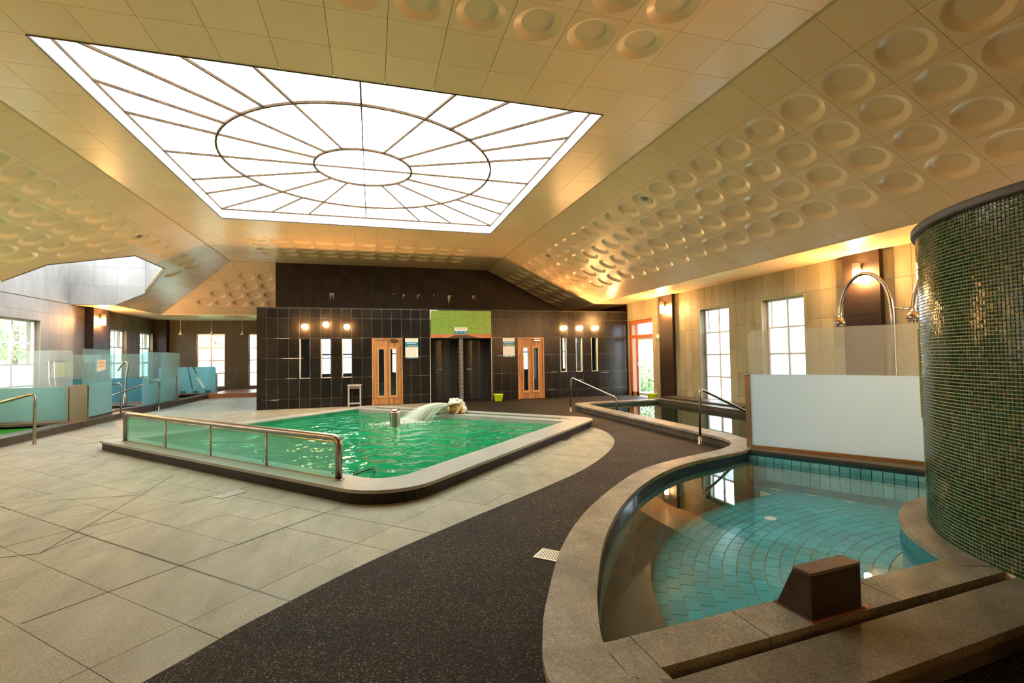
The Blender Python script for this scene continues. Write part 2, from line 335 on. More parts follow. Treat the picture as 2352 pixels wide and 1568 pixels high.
def structure(o, label, cat): return tag(o, label, cat, kind='structure')
def copy_tree(root, loc, rz, label):
    """a copy of a thing and of each of its parts, set down elsewhere"""
    c = root.copy(); COL.objects.link(c); c.location = loc; c.rotation_euler = (0, 0, rz); c['label'] = label
    def down(src, dst):
        for ch in list(src.children):
            d = ch.copy(); COL.objects.link(d); d.parent = dst; d.matrix_parent_inverse = ch.matrix_parent_inverse.copy(); down(ch, d)
    down(root, c); return c
def local(root):      # build children of this root in the root's own coordinates
    return None
def put(mb, name, mat, root):
    """part given in the thing's own coordinates"""
    o = bpy.data.objects.new(name, mb.mesh(name, mat)); COL.objects.link(o); o.parent = root; return o

# plan geometry ----------------------------------------------------
def area(p): return sum(p[i][0]*p[(i+1) % len(p)][1]-p[(i+1) % len(p)][0]*p[i][1] for i in range(len(p)))/2
def half(poly, a, b, keep_left=True):
    out = []; sgn = 1 if keep_left else -1
    d = lambda p: sgn*((b[0]-a[0])*(p[1]-a[1])-(b[1]-a[1])*(p[0]-a[0]))
    for i in range(len(poly)):
        p, q = poly[i], poly[(i+1) % len(poly)]; dp, dq = d(p), d(q)
        if dp >= 0: out.append(p)
        if (dp > 0 and dq < 0) or (dp < 0 and dq > 0):
            k = dp/(dp-dq); out.append((p[0]+k*(q[0]-p[0]), p[1]+k*(q[1]-p[1])))
    return out if len(out) > 2 and abs(area(out)) > 1e-5 else []
def clip_in(poly, conv):
    if area(conv) < 0: conv = conv[::-1]
    for i in range(len(conv)):
        poly = half(poly, conv[i], conv[(i+1) % len(conv)])
        if not poly: return []
    return poly
def diff(polys, conv):
    """polys minus one convex polygon, as convex pieces"""
    if area(conv) < 0: conv = conv[::-1]
    out = []
    for poly in polys:
        if not clip_in(poly, conv): out.append(poly); continue
        cur = poly
        for i in range(len(conv)):
            a, b = conv[i], conv[(i+1) % len(conv)]
            o = half(cur, a, b, False)
            if o: out.append(o)
            cur = half(cur, a, b)
            if not cur: break
    return out
def rect(x0, x1, y0, y1): return [(x0, y0), (x1, y0), (x1, y1), (x0, y1)]
def resample(P, n):
    L = [0]
    for i in range(len(P)-1): L.append(L[-1]+hypot(P[i+1][0]-P[i][0], P[i+1][1]-P[i][1]))
    out = []; j = 0
    for k in range(n):
        t = L[-1]*k/(n-1)
        while j < len(P)-2 and L[j+1] < t: j += 1
        u = (t-L[j])/max(L[j+1]-L[j], 1e-9); out.append((P[j][0]+u*(P[j+1][0]-P[j][0]), P[j][1]+u*(P[j+1][1]-P[j][1])))
    return out
def spline(P, k=6):
    out = []
    for i in range(len(P)-1):
        p0, p1, p2, p3 = P[max(i-1, 0)], P[i], P[i+1], P[min(i+2, len(P)-1)]
        for j in range(k):
            t = j/k
            out.append(tuple(.5*(2*p1[c]+(p2[c]-p0[c])*t+(2*p0[c]-5*p1[c]+4*p2[c]-p3[c])*t*t+(3*p1[c]-p0[c]-3*p2[c]+p3[c])*t**3) for c in range(len(p1))))
    return out+[tuple(P[-1])]
def rounded(Q, radii, k=8):
    """closed quad with rounded corners; same point count whatever the radii"""
    out = []; n = len(Q)
    for i in range(n):
        p, a, b = Vector(Q[i]), Vector(Q[i-1]), Vector(Q[(i+1) % n]); r = radii[i]
        d1, d2 = (a-p).normalized(), (b-p).normalized(); ang = d1.angle(d2); tl = r/math.tan(ang/2)
        c = p+(d1+d2).normalized()*(r/sin(ang/2)); s0, s1 = p+d1*tl-c, p+d2*tl-c
        a0 = atan2(s0.y, s0.x); da = atan2(s1.y, s1.x)-a0
        while da > pi: da -= 2*pi
        while da < -pi: da += 2*pi
        for j in range(k+1): out.append((c.x+r*cos(a0+da*j/k), c.y+r*sin(a0+da*j/k)))
    return out
def inset(Q, offs):
    """quad (counter-clockwise) with edge i moved inward by offs[i]"""
    n = len(Q); L = []
    for i in range(n):
        a, b = Vector(Q[i]), Vector(Q[(i+1) % n]); d = (b-a).normalized(); nn = Vector((-d.y, d.x)); L.append((a+nn*offs[i], d))
    out = []
    for i in range(n):
        (p, d), (q, e) = L[i-1], L[i]; den = d.x*e.y-d.y*e.x; t = ((q.x-p.x)*e.y-(q.y-p.y)*e.x)/den; out.append((p.x+d.x*t, p.y+d.y*t))
    return out
def fill(loops, z, mat, name, parent=None):
    """flat sheet: first loop outside, the others holes"""
    bm = bmesh.new(); es = []
    for lp in loops:
        vs = [bm.verts.new((x, y, z)) for x, y in lp]
        es += [bm.edges.new((vs[i], vs[(i+1) % len(vs)])) for i in range(len(vs))]
    bmesh.ops.triangle_fill(bm, edges=es, use_beauty=True, use_dissolve=False)
    bmesh.ops.recalc_face_normals(bm, faces=bm.faces)
    for f in bm.faces:
        if f.normal.z < 0: f.normal_flip()
    me = bpy.data.meshes.new(name); bm.to_mesh(me); bm.free(); me.materials.append(MATS[mat]); return link(name, me, parent)

def frame_matrix(o, u, v):
    u, v = Vector(u).normalized(), Vector(v).normalized(); n = u.cross(v); o = Vector(o)
    return Matrix(((u.x, v.x, n.x, o.x), (u.y, v.y, n.y, o.y), (u.z, v.z, n.z, o.z), (0, 0, 0, 1)))
def tile_wall(parent, o, u, v, us, vs, holes, mat, name='tile', gap=.006, proud=.012, clip=None, see=True, limit=300):
    """tiles laid on the plane o + a*u + b*v, each a part; holes are (a0, a1, b0, b1)"""
    M = frame_matrix(o, u, v); share = {}; rest = MB(); made = 0
    for i in range(len(us)-1):
        for j in range(len(vs)-1):
            a0, a1, b0, b1 = us[i], us[i+1], vs[j], vs[j+1]
            cc = M @ Vector(((a0+a1)/2, (b0+b1)/2, 0))
            polys = [rect(a0+gap/2, a1-gap/2, b0+gap/2, b1-gap/2)]
            if clip: polys = [q for q in [clip_in(polys[0], clip)] if q]
            for h in holes: polys = diff(polys, rect(*h))
            polys = [p for p in polys if abs(area(p)) > .0008]
            if not polys: continue
            whole = len(polys) == 1 and abs(abs(area(polys[0]))-(a1-a0-gap)*(b1-b0-gap)) < 1e-6
            if made >= limit or (see and not in_frame(cc, 250)):
                for p in polys: rest.prism(p, 0, proud, lambda a, b, c: tuple(M @ Vector((a, b, c))))
                continue
            made += 1
            key = (round(a1-a0, 4), round(b1-b0, 4))
            if whole and key in share: me = share[key]
            else:
                mb = MB(); ca, cb = (a0+a1)/2, (b0+b1)/2
                for p in polys: mb.prism([(x-ca, y-cb) for x, y in p], 0, proud)
                me = mb.mesh(name, mat)
                if whole: share[key] = me
            ob = bpy.data.objects.new(name, me); COL.objects.link(ob); ob.parent = parent; ob.matrix_parent_inverse = parent.matrix_world.inverted()
            ob.matrix_basis = M @ Matrix.Translation(((a0+a1)/2, (b0+b1)/2, 0))
    if rest.v:
        r = rest.build('further_'+name+'s', mat, parent); r['kind'] = 'stuff'
def frange(a, b, step):
    out = [a]
    while out[-1] < b-step*.3: out.append(min(out[-1]+step, b) if out[-1]+step < b+step*.3 else b)
    if out[-1] < b: out[-1] = b
    return out

# ================================================================== the hall: dimensions
XR, XL = 9.0, -9.15                 # side walls
YB, YU, YF, YN = 15.7, 18.6, 24.9, -6.0   # tiled front of the sauna block, upper black wall, far wall, wall behind the camera
HC, HS = 4.93, 3.32                 # flat ceiling, soffit
CXR, CXL = 4.43, -4.69              # creases between flat ceiling and slopes
EXR, EXL = 7.70, -7.96              # eaves
XBOX = -3.27                        # left end of the sauna block
SKX0, SKX1, SKY0, SKY1, HG = -3.485, 3.225, 6.18, 13.05, 5.15
SKC = (-.13, 9.66)

# pools in plan (needed for the holes in the floor)
GQ = [(.148, 4.69), (4.536, 9.21), (-.105, 14.227), (-4.427, 9.754)]          # green pool, counter-clockwise
G_OUT = rounded(GQ, [.62, .42, .30, .06]); G_COPE_IN = rounded(inset(GQ, [.45, .29, .36, .42]), [.34, .2, .15, .05])
G_IN_Q = inset(GQ, [.45, .80, .36, .42]); G_IN = rounded(G_IN_Q, [.34, .12, .12, .05])
CC = (4.95, 1.5)                                                            # axis of the mosaic drum and of the blue pool
OUTER = spline([(8.35, 12.46), (7.0, 12.46), (5.85, 12.42), (5.42, 12.28), (5.23, 11.9), (5.2, 11.0), (5.2, 9.4), (5.2, 7.6), (5.21, 6.5), (5.14, 6.08), (4.9, 5.75), (4.5, 5.52), (3.96, 5.33), (3.33, 5.09), (2.84, 4.81), (2.34, 4.38), (1.85, 3.89), (1.51, 3.49), (1.25, 3.12), (1.08, 2.83), (.935, 2.55), (.83, 2.34), (.757, 2.16), (.70, 2.0), (.675, 1.86), (.69, 1.72), (.76, 1.57), (.90, 1.46), (1.10, 1.42)], 4)
INNER = spline([(7.95, 12.2), (7.0, 12.2), (6.1, 12.17), (5.75, 12.05), (5.58, 11.8), (5.56, 11.0), (5.56, 9.4), (5.56, 7.6), (5.56, 6.6), (5.45, 6.0), (5.15, 5.62), (4.884, 5.39), (4.308, 5.197), (3.722, 5.012), (3.181, 4.741), (2.578, 4.285), (2.087, 3.791), (1.732, 3.351), (1.49, 2.997), (1.319, 2.707), (1.188, 2.467), (1.093, 2.262), (1.02, 2.088), (.99, 1.98), (.985, 1.86), (1.0, 1.78), (1.03, 1.75), (1.06, 1.74), (1.10, 1.735)], 4)
i0 = min(range(len(OUTER)), key=lambda i: hypot(OUTER[i][0]-5.2, OUTER[i][1]-7.0)); j0 = min(range(len(INNER)), key=lambda i: hypot(INNER[i][0]-5.56, INNER[i][1]-7.0))
js = min(range(len(INNER)), key=lambda i: hypot(INNER[i][0]-4.884, INNER[i][1]-5.39)); je = min(range(len(INNER)), key=lambda i: hypot(INNER[i][0]-1.02, INNER[i][1]-2.03))
def drum(a, r): return (CC[0]+r*cos(radians(a)), CC[1]+r*sin(radians(a)))
B_CURVE = INNER[js:je+1]                                                     # curved rim of the blue pool
B_LOOP = B_CURVE+[(1.0, 2.02), (3.46, 2.17)]+[drum(a, 1.63) for a in range(154, 49, -5)]+[(6.20, 3.05)]
SC_A, SC_B = Vector((5.03, 5.50)), Vector((6.42, 3.42))                      # glass screen between the right pools
R_LOOP = INNER[:js-6]+[(5.30, 5.74), (6.66, 3.70), (6.66, 3.2), (7.95, 3.2)]
LP_LOOP = [(-9.12, 2.0), (-6.62, 2.0), (-6.62, 13.1), (-9.12, 13.1)]           # long pool on the left
JAC = (-7.35, 16.35)
JAC_LOOP = [(JAC[0]+.78*cos(2*pi*k/24), JAC[1]+.78*sin(2*pi*k/24)) for k in range(24)]
FP_LOOP = [(-8.85, 20.2), (-6.6, 20.2), (-6.6, 22.5), (-8.85, 22.5)]

# ------------------------------------------------------------------ floor
floor = fill([rect(XL-.3, XR+.3, YN, YF+.3), rounded(inset(GQ, [.2]*4), [.45, .25, .2, .05]), B_LOOP, R_LOOP, LP_LOOP, JAC_LOOP, FP_LOOP], -.02, 'slab_joint', 'floor')
structure(floor, 'hall floor of pale stone slabs laid on the diagonal with a dark resin path', 'floor')
RES_EDGE = spline([(-1.9, -1.2), (-1.55, .9), (-1.25, 2.2), (-.81, 2.84), (-.516, 3.164), (-.02, 3.64), (.70, 4.21), (1.82, 5.05), (2.68, 5.77), (3.46, 6.65), (3.98, 7.47), (4.27, 8.37), (4.25, 9.05), (3.95, 9.60), (3.0, 10.65), (2.2, 11.5), (1.75, 12.6), (1.8, 14.2), (1.82, 15.72)], 6)
assert len(OUTER) == len(INNER)
shift = [(x+(INNER[min(i, len(INNER)-1)][0]-x)*.35, y+(INNER[min(i, len(INNER)-1)][1]-y)*.35) for i, (x, y) in enumerate(OUTER)]
RES = RES_EDGE+[(8.99, 15.72), (8.99, 12.3)]+shift+[(1.2, 1.62), (3.6, 1.72), (3.6, -1.2)]
mb = MB(); mb.prism(RES, -.015, .004)
res = mb.build('resin_surface', 'resin', floor); lab(res, 'dark exposed-aggregate resin path')
def inside(p, poly):
    c = False
    for i in range(len(poly)):
        (x0, y0), (x1, y1) = poly[i-1], poly[i]
        if (y0 > p[1]) != (y1 > p[1]) and p[0] < (x1-x0)*(p[1]-y0)/(y1-y0)+x0: c = not c
    return c
TH = radians(46.3); UU, VV = (cos(TH), sin(TH)), (-sin(TH), cos(TH))
def uvxy(a, b): return (a*UU[0]+b*VV[0], a*UU[1]+b*VV[1])
RIGHT_SIDE = OUTER+[(3.5, 1.6), (XR, 1.6), (XR, 12.4)]
GCUT = rounded(inset(GQ, [.06]*4), [.57, .38, .26, .04], 4); cand = []
def slab_row(a0, a1, b0, b1, gap=.002):
    q = [uvxy(a, b) for a, b in ((a0+gap, b0+gap), (a1-gap, b0+gap), (a1-gap, b1-gap), (a0+gap, b1-gap))]
    c = uvxy((a0+a1)/2, (b0+b1)/2)
    if all(inside(p, RES) for p in q+[c]) or any(inside(p, RIGHT_SIDE) for p in q+[c]): return
    ps = diff([q], GCUT)
    ps = [x for x in (clip_in(p, rect(-6.42, XR, YN, YF)) for p in ps) if x]      # the left pools' kerb bounds the slabs
    ps = diff(ps, rect(XBOX+.02, XR, YB+.02, YF)); ps = [p for p in ps if abs(area(p)) > .002]
    if ps: cand.append((ps, c, len(ps) == 1 and abs(abs(area(ps[0]))-(a1-a0-2*gap)*(b1-b0-2*gap)) < 1e-6, (a0, a1, b0, b1)))
a = 1.98-.425*26; ia = 0
while a < 17.5:
    ga0 = .006 if abs(a-1.98) < .01 else 0
    off = 0.0; b = 3.72-.84*14
    while b < 22:
        c = uvxy(a+.21, b+.42)
        if -6.9 < c[0] < 5 and YN+4 < c[1] < YF:
            if (ia % 3 != 0 and random.random() < .55): slab_row(a+ga0, a+.425, b, b+.42); slab_row(a+ga0, a+.425, b+.42, b+.84)
            else: slab_row(a+ga0, a+.425, b, b+.84)
        b += .84
    a += .425; ia += 1
cand.sort(key=lambda s: hypot(*s[1]) if in_frame((s[1][0], s[1][1], 0), 150) else 1e3+hypot(*s[1]))
rest = MB(); share = {}
for n, (ps, c, whole, k) in enumerate(cand):
    if n < 300 and in_frame((c[0], c[1], 0), 200):
        key = (round(k[1]-k[0], 3), round(k[3]-k[2], 3))
        if whole and key in share: me = share[key]
        else:
            mb = MB()
            for p in ps: mb.prism([(x-c[0], y-c[1]) for x, y in p], -.03, 0)
            me = mb.mesh('slab', 'slab_stone')
            if whole: share[key] = me
        o = link('slab', me, floor); o.location = (c[0], c[1], random.uniform(-.0015, .001))
    else:
        for p in ps: rest.prism(p, -.03, 0)
o = rest.build('further_slabs', 'slab_stone', floor); o['kind'] = 'stuff'
mb = MB()       # the open movement joints
for p, q, wd in ((uvxy(1.98, 2.45), uvxy(1.98, 5.35), .014), (uvxy(1.15, 3.72), uvxy(3.45, 3.72), .014), (uvxy(2.08, 5.36), uvxy(3.55, 5.30), .008), ((-2.30, 5.0), (-2.46, 4.62), .006)):
    d = Vector((q[0]-p[0], q[1]-p[1])).normalized()*wd/2; nn = (-d.y, d.x)
    mb.prism([(p[0]+nn[0], p[1]+nn[1]), (p[0]-nn[0], p[1]-nn[1]), (q[0]-nn[0], q[1]-nn[1]), (q[0]+nn[0], q[1]+nn[1])], -.004, .0012)
mb.build('movement_joint', 'black_rubber', floor)
mb = MB()
for p, q in (((2.02, 7.11), (2.83, 6.08)), ((2.83, 6.08), (1.63, 4.96)), ((1.63, 4.96), (1.2, 5.4)), ((2.83, 6.08), (3.52, 6.78))):
    p, q = uvxy(*p), uvxy(*q); d = Vector((q[0]-p[0], q[1]-p[1])).normalized()*.004; nn = (-d.y, d.x)
    mb.prism([(p[0]+nn[0], p[1]+nn[1]), (p[0]-nn[0], p[1]-nn[1]), (q[0]-nn[0], q[1]-nn[1]), (q[0]+nn[0], q[1]+nn[1])], -.004, .0012)
mb.build('rusty_joint', 'corroded_brown', floor)

# ------------------------------------------------------------------ ceiling panels
def panel_mesh(round_):
    h = .2965; mb = MB(); mb.keep = True
    if not round_:
        mb.add([(-h,-h,0),(-h,h,0),(h,h,0),(h,-h,0)], [(0,1,2,3)])
    else:
        n = 40; ro, ri, dep = .258, .168, .046; ring = []; sq = []
        for k in range(n):
            t = 2*pi*k/n; c, s_ = cos(t), sin(t); m_ = h/max(abs(c), abs(s_)); ring.append((ro*c, ro*s_, 0)); sq.append((m_*c, m_*s_, 0))
        mb.add(sq+ring, [(k, n+k, n+(k+1) % n, (k+1) % n) for k in range(n)])
        # rolled rim, slope and inner disc
        prof = [(ro, 0), (ro-.006, .001), (ro-.018, .009), (ri+.018, .037), (ri+.006, .045), (ri, dep)]
        vs = [(r*cos(2*pi*k/n), r*sin(2*pi*k/n), z) for r, z in prof for k in range(n)]
        mb.add(vs, [(i*n+k, (i+1)*n+k, (i+1)*n+(k+1) % n, i*n+(k+1) % n) for i in range(len(prof)-1) for k in range(n)], True)
        mb.add([(ri*cos(2*pi*k/n), ri*sin(2*pi*k/n), dep) for k in range(n)], [tuple(range(n-1, -1, -1))])
    d = .02     # turned-up edges
    mb.add([(-h,-h,0),(h,-h,0),(h,h,0),(-h,h,0),(-h,-h,d),(h,-h,d),(h,h,d),(-h,h,d)], [(0,1,5,4),(1,2,6,5),(2,3,7,6),(3,0,4,7)])
    return mb.mesh('ceiling_panel', 'ceiling_paint')
P_FLAT, P_DISC = panel_mesh(False), panel_mesh(True)
def lay_panels(parent, o, u, v, us, vs, disc, clip=None, holes=()):
    """panels on the plane o + a*u + b*v; u x v points up into the roof"""
    M = frame_matrix(o, u, v)
    for i in range(len(us)-1):
        for j in range(len(vs)-1):
            a0, a1, b0, b1 = us[i], us[i+1], vs[j], vs[j+1]; ca, cb = (a0+a1)/2, (b0+b1)/2
            if not in_frame(M @ Vector((ca, cb, 0)), 400): continue
            q = rect(a0+.0025, a1-.0025, b0+.0025, b1-.0025); full = abs(area(q)); ps = [q]
            if clip: ps = [x for x in [clip_in(q, clip)] if x]
            for h in holes: ps = diff(ps, h)
            ps = [p for p in ps if abs(area(p)) > .001]
            if not ps: continue
            if sum(abs(area(p)) for p in ps) > full*.999:
                ob = link('ceiling_panel', P_DISC if disc(i, j, ca, cb) else P_FLAT, parent)
                ob.matrix_basis = M @ Matrix.Translation((ca, cb, 0)) @ Matrix.Diagonal(((a1-a0-.005)/.593, (b1-b0-.005)/.593, 1, 1))
            else:
                mb = MB()
                for p in ps: mb.prism([(x-ca, y-cb) for x, y in p], 0, .02)
                ob = link('ceiling_panel', mb.mesh('ceiling_panel', 'ceiling_paint'), parent); ob.matrix_basis = M @ Matrix.Translation((ca, cb, 0))
# flat field, with the skylight opening
flat = MB()
for p in diff([rect(CXL-.05, CXR+.05, YN, YU+.1)], rect(SKX0, SKX1, SKY0, SKY1)): flat.prism(p, HC+.06, HC+.12)
ceil = structure(flat.build('ceiling', 'ceiling_gap'), 'flat cream panelled ceiling around the square skylight', 'ceiling')
PX = (CXR-CXL)/15; us = [CXL+PX*k for k in range(16)]
vs = [SKY0-.6125*k for k in range(8, 0, -1)]+[SKY0+(SKY1-SKY0)/11*k for k in range(12)]+[SKY1+(YU-SKY1)/9*k for k in range(1, 10)]
def disc_flat(i, j, ca, cb): return 2 <= i <= 12 and (cb < SKY0-1.2 or SKY1+1.83 < cb < SKY1+1.83+.617*4)
lay_panels(ceil, (0, 0, HC), (1, 0, 0), (0, 1, 0), us, vs, disc_flat, holes=[rect(SKX0-.001, SKX1+.001, SKY0-.001, SKY1+.001)])
SL = hypot(EXR-CXR, HC-HS); RS = [SL/6*k for k in range(7)]
YROW0 = 3.48-.30625
# right slope: a runs down the slope, b along the hall; a x b must point up
du = Vector((EXR-CXR, 0, HS-HC)).normalized()
ys = [YROW0+.6125*k for k in range(-3, 26)]; ys = [y for y in ys if y < YU]+[YU]
mb = MB(); M = frame_matrix((CXR, 0, HC), du, (0, 1, 0)); mb.prism(rect(0, SL, YN, YU+.1), .06, .12, lambda a, b, c: tuple(M @ Vector((a, b, c))))
cr = structure(mb.build('ceiling_right', 'ceiling_gap'), 'right ceiling slope of cream panels with recessed discs', 'ceiling')
lay_panels(cr, (CXR, 0, HC), du, (0, 1, 0), RS, ys, lambda i, j, a, b: 1 <= i <= 4)
# left slope, with the hexagonal light well cut out of it and the hip at the far end
cl_t = SL; dl = Vector((EXL-CXL, 0, HS-HC)).normalized()
def sl(x): return (CXL-x)/(CXL-EXL)*SL
HOLE = [(13.46, sl(-7.96)+.02), (13.46, sl(-7.13)), (14.90, sl(-6.0)), (16.80, sl(-6.0)), (18.42, sl(-7.13)), (18.42, sl(-7.96)+.02)]
LCLIP = [(YN, 0), (YU+.05, 0), (21.95, SL), (YN, SL)]
ML = frame_matrix((CXL, 0, HC), (0, 1, 0), dl)
if (ML.to_3x3() @ Vector((0, 0, 1))).z < 0: raise RuntimeError('left slope faces down')
mb = MB()
for p in diff([LCLIP], HOLE): mb.prism(p, .06, .12, lambda a, b, c: tuple(ML @ Vector((a, b, c))))
cl = structure(mb.build('ceiling_left', 'ceiling_gap'), 'left ceiling slope of cream panels cut by a hexagonal light well', 'ceiling')
ysl = [YROW0+.6125*k for k in range(3, 32)]
lay_panels(cl, (CXL, 0, HC), (0, 1, 0), dl, ysl, RS, lambda i, j, a, b: 1 <= j <= 4 and a < 17.6, clip=LCLIP, holes=[HOLE])
# far slope beyond the hip
df_ = Vector((0, 21.95-YU-.05, HS-HC)).normalized(); SLF = hypot(21.95-YU-.05, HC-HS); MF = frame_matrix((0, YU+.05, HC), (1, 0, 0), df_)
FCLIP = [(XBOX, 0), (CXL, 0), (EXL, SLF), (XBOX, SLF)]
mb = MB(); mb.prism(FCLIP, .06, .12, lambda a, b, c: tuple(MF @ Vector((a, b, c))))
cf = structure(mb.build('ceiling_far', 'ceiling_gap'), 'far ceiling slope with recessed discs left of the black wall', 'ceiling')
usf = [CXL+PX*3-PX*k for k in range(9, -1, -1)]
lay_panels(cf, (0, YU+.05, HC), (1, 0, 0), df_, usf, [SLF/6*k for k in range(7)], lambda i, j, a, b: 1 <= j <= 4 and a > CXL-(b/SLF)*3.27+.75, clip=FCLIP)
# soffits
def soffit(name, polys, label):
    mb = MB()
    for p in polys: mb.prism(p, HS, HS+.1)
    return structure(mb.build(name, 'ceiling_paint'), label, 'ceiling')
soffit('ceiling_soffit_right', [rect(EXR-.01, XR, YN, YU+.1)], 'flat cream soffit along the right wall')
soffit('ceiling_soffit_left', [rect(XL, EXL+.01, YN, 13.46), rect(XL, EXL+.01, 18.42, YF)], 'flat cream soffit along the left wall')
soffit('ceiling_soffit_far', [rect(EXL-.01, XBOX, 21.9, YF)], 'flat cream soffit before the far wall')
for nm, pts in (('trim_1', [(CXR, YN, HC-.004), (CXR, YU, HC-.004)]), ('trim_2', [(CXL, YN, HC-.004), (CXL, YU, HC-.004)]), ('trim_3', [(EXR, YN, HS-.002), (EXR, YU, HS-.002)])):
    structure(MB().bar(pts[0], pts[1], .022, .012).build(nm, 'ceiling_gap'), {'trim_1': 'shadow joint along the right ceiling crease', 'trim_2': 'shadow joint along the left ceiling crease', 'trim_3': 'shadow joint at the right eaves'}[nm], 'trim')
# ceiling air diffusers: concentric rings set in a disc
def diffuser(label, M):
    t = thing('air_diffuser', label, 'air vent', group='round ceiling air diffusers'); t.matrix_world = M
    put(MB().lathe([(.10, .03), (.10, -.004), (.135, -.012), (.14, 0), (.14, .03)], seg=32), 'outer_ring', 'cream_edge', t)
    put(MB().lathe([(0, .028), (.10, .028)], seg=32), 'backing', 'black_rubber', t)
    for r in (.03, .052, .076): put(MB().lathe([(r, .02), (r-.004, -.006), (r+.009, .004), (r+.004, .02)], seg=28), 'ring_blade', 'corroded_brown', t)
    put(MB().lathe([(0, -.006), (.012, -.004), (.014, .02)], seg=16), 'hub', 'corroded_brown', t)
for y, lb in ((8.38, 'round air diffuser in the right slope, the nearer of its two'), (13.89, 'round air diffuser in the right slope, the farther of its two')):
    diffuser(lb, frame_matrix(Vector((CXR, y, HC))+du*RS[1]+du*SL/12, du, (0, 1, 0)) @ Matrix.Translation((0, 0, .046)))
diffuser('round air diffuser in the left ceiling slope', frame_matrix(Vector((CXL, 13.9-.3+.0, HC))+dl*SL/12*3, (0, 1, 0), dl) @ Matrix.Translation((.3, 0, .046)))

# ------------------------------------------------------------------ skylight
sk = structure(thing('window_1', 'large square backlit skylight with radial bars and two rings', 'skylight'), 'large square backlit skylight with radial bars and two rings', 'skylight')
R1, R2 = .905, 2.46
A16 = [22.5*k for k in range(16)]; A24 = sorted(A16+[33.75, 56.25, 123.75, 146.25, 213.75, 236.25, 303.75, 326.25])
def edge_pt(a):
    c, s_ = cos(radians(a)), sin(radians(a)); ts = []
    if c > 1e-9: ts.append((SKX1-SKC[0])/c)
    if c < -1e-9: ts.append((SKX0-SKC[0])/c)
    if s_ > 1e-9: ts.append((SKY1-SKC[1])/s_)
    if s_ < -1e-9: ts.append((SKY0-SKC[1])/s_)
    t_ = min(ts); return (SKC[0]+t_*c, SKC[1]+t_*s_)
def polar(a, r): return (SKC[0]+r*cos(radians(a)), SKC[1]+r*sin(radians(a)))
def pane(poly): MB().prism(poly, HG+.02, HG+.032).build('pane', 'skylight_pane', sk)
for k in range(4): pane([SKC]+[polar(90*k+j*9, R1) for j in range(11)])
for k in range(16):
    a0, a1 = A16[k], A16[k]+22.5; pane([polar(a0+(a1-a0)*j/4, R2) for j in range(5)]+[polar(a1-(a1-a0)*j/4, R1) for j in range(5)])
corner = [(atan2(y-SKC[1], x-SKC[0])*180/pi) % 360 for x, y in rect(SKX0, SKX1, SKY0, SKY1)]
for k in range(24):
    a0 = A24[k]; a1 = A24[(k+1) % 24] or 360
    if a1 <= a0: a1 += 360
    mid = [edge_pt(c) for c in corner if a0 < c < a1-.01]
    pane([polar(a0+(a1-a0)*j/3, R2) for j in range(4)][::-1]+[edge_pt(a0)]+mid+[edge_pt(a1)])
for a in A16: MB().bar((*polar(a, R1), HG), (*polar(a, R2), HG), .018, .035).build('glazing_bar', 'rusty_bar', sk)
for a in A24: MB().bar((*polar(a, R2), HG), (*edge_pt(a), HG), .024, .035).build('glazing_bar', 'rusty_bar', sk)
for a in (0, 90): MB().bar((*polar(a, R1), HG), (*polar(a+180, R1), HG), .012, .03).build('glazing_bar', 'rusty_bar', sk)
for r in (R1, R2):
    MB().lathe([(r-.016, -.018), (r+.016, -.018), (r+.016, .018), (r-.016, .018), (r-.016, -.018)], (SKC[0], SKC[1], HG), 72, False).build('ring_bar', 'rusty_bar', sk)
mb = MB()
for p, q in (((SKX0, SKY0), (SKX1, SKY0)), ((SKX1, SKY0), (SKX1, SKY1)), ((SKX1, SKY1), (SKX0, SKY1)), ((SKX0, SKY1), (SKX0, SKY0))): mb.bar((*p, HG), (*q, HG), .035, .035)
mb.build('glass_frame', 'rusty_bar', sk)
for nm, x0, x1, y0, y1 in (('a', SKX0-.03, SKX0, SKY0, SKY1), ('b', SKX1, SKX1+.03, SKY0, SKY1), ('c', SKX0, SKX1, SKY0-.03, SKY0), ('d', SKX0, SKX1, SKY1, SKY1+.03)):
    h0, h1 = (x1-.008 if nm == 'a' else x0), (x0+.008 if nm == 'b' else x1); k0, k1 = (y1-.008 if nm == 'c' else y0), (y0+.008 if nm == 'd' else y1)
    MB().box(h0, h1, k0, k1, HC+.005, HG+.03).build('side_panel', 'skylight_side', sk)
    MB().box(x0 if nm != 'b' else x0+.009, x1 if nm != 'a' else x1-.009, y0 if nm != 'd' else y0+.009, y1 if nm != 'c' else y1-.009, HC+.021, HG+.04).build('side_light_block', 'dark_trim', sk)  # added backing, stops the panel glow leaking through the ceiling joints
mb = MB()
for p, q in (((SKX0, SKY0), (SKX1, SKY0)), ((SKX1, SKY0), (SKX1, SKY1)), ((SKX1, SKY1), (SKX0, SKY1)), ((SKX0, SKY1), (SKX0, SKY0))): mb.bar((*p, HC), (*q, HC), .016, .02)
mb.build('opening_trim', 'dark_trim', sk)
mb = MB(); mb.box(SKX0-.1, SKX1+.1, SKY0-.1, SKY1+.1, HG+.05, HG+.1); mb.build('housing', 'dark_trim', sk)

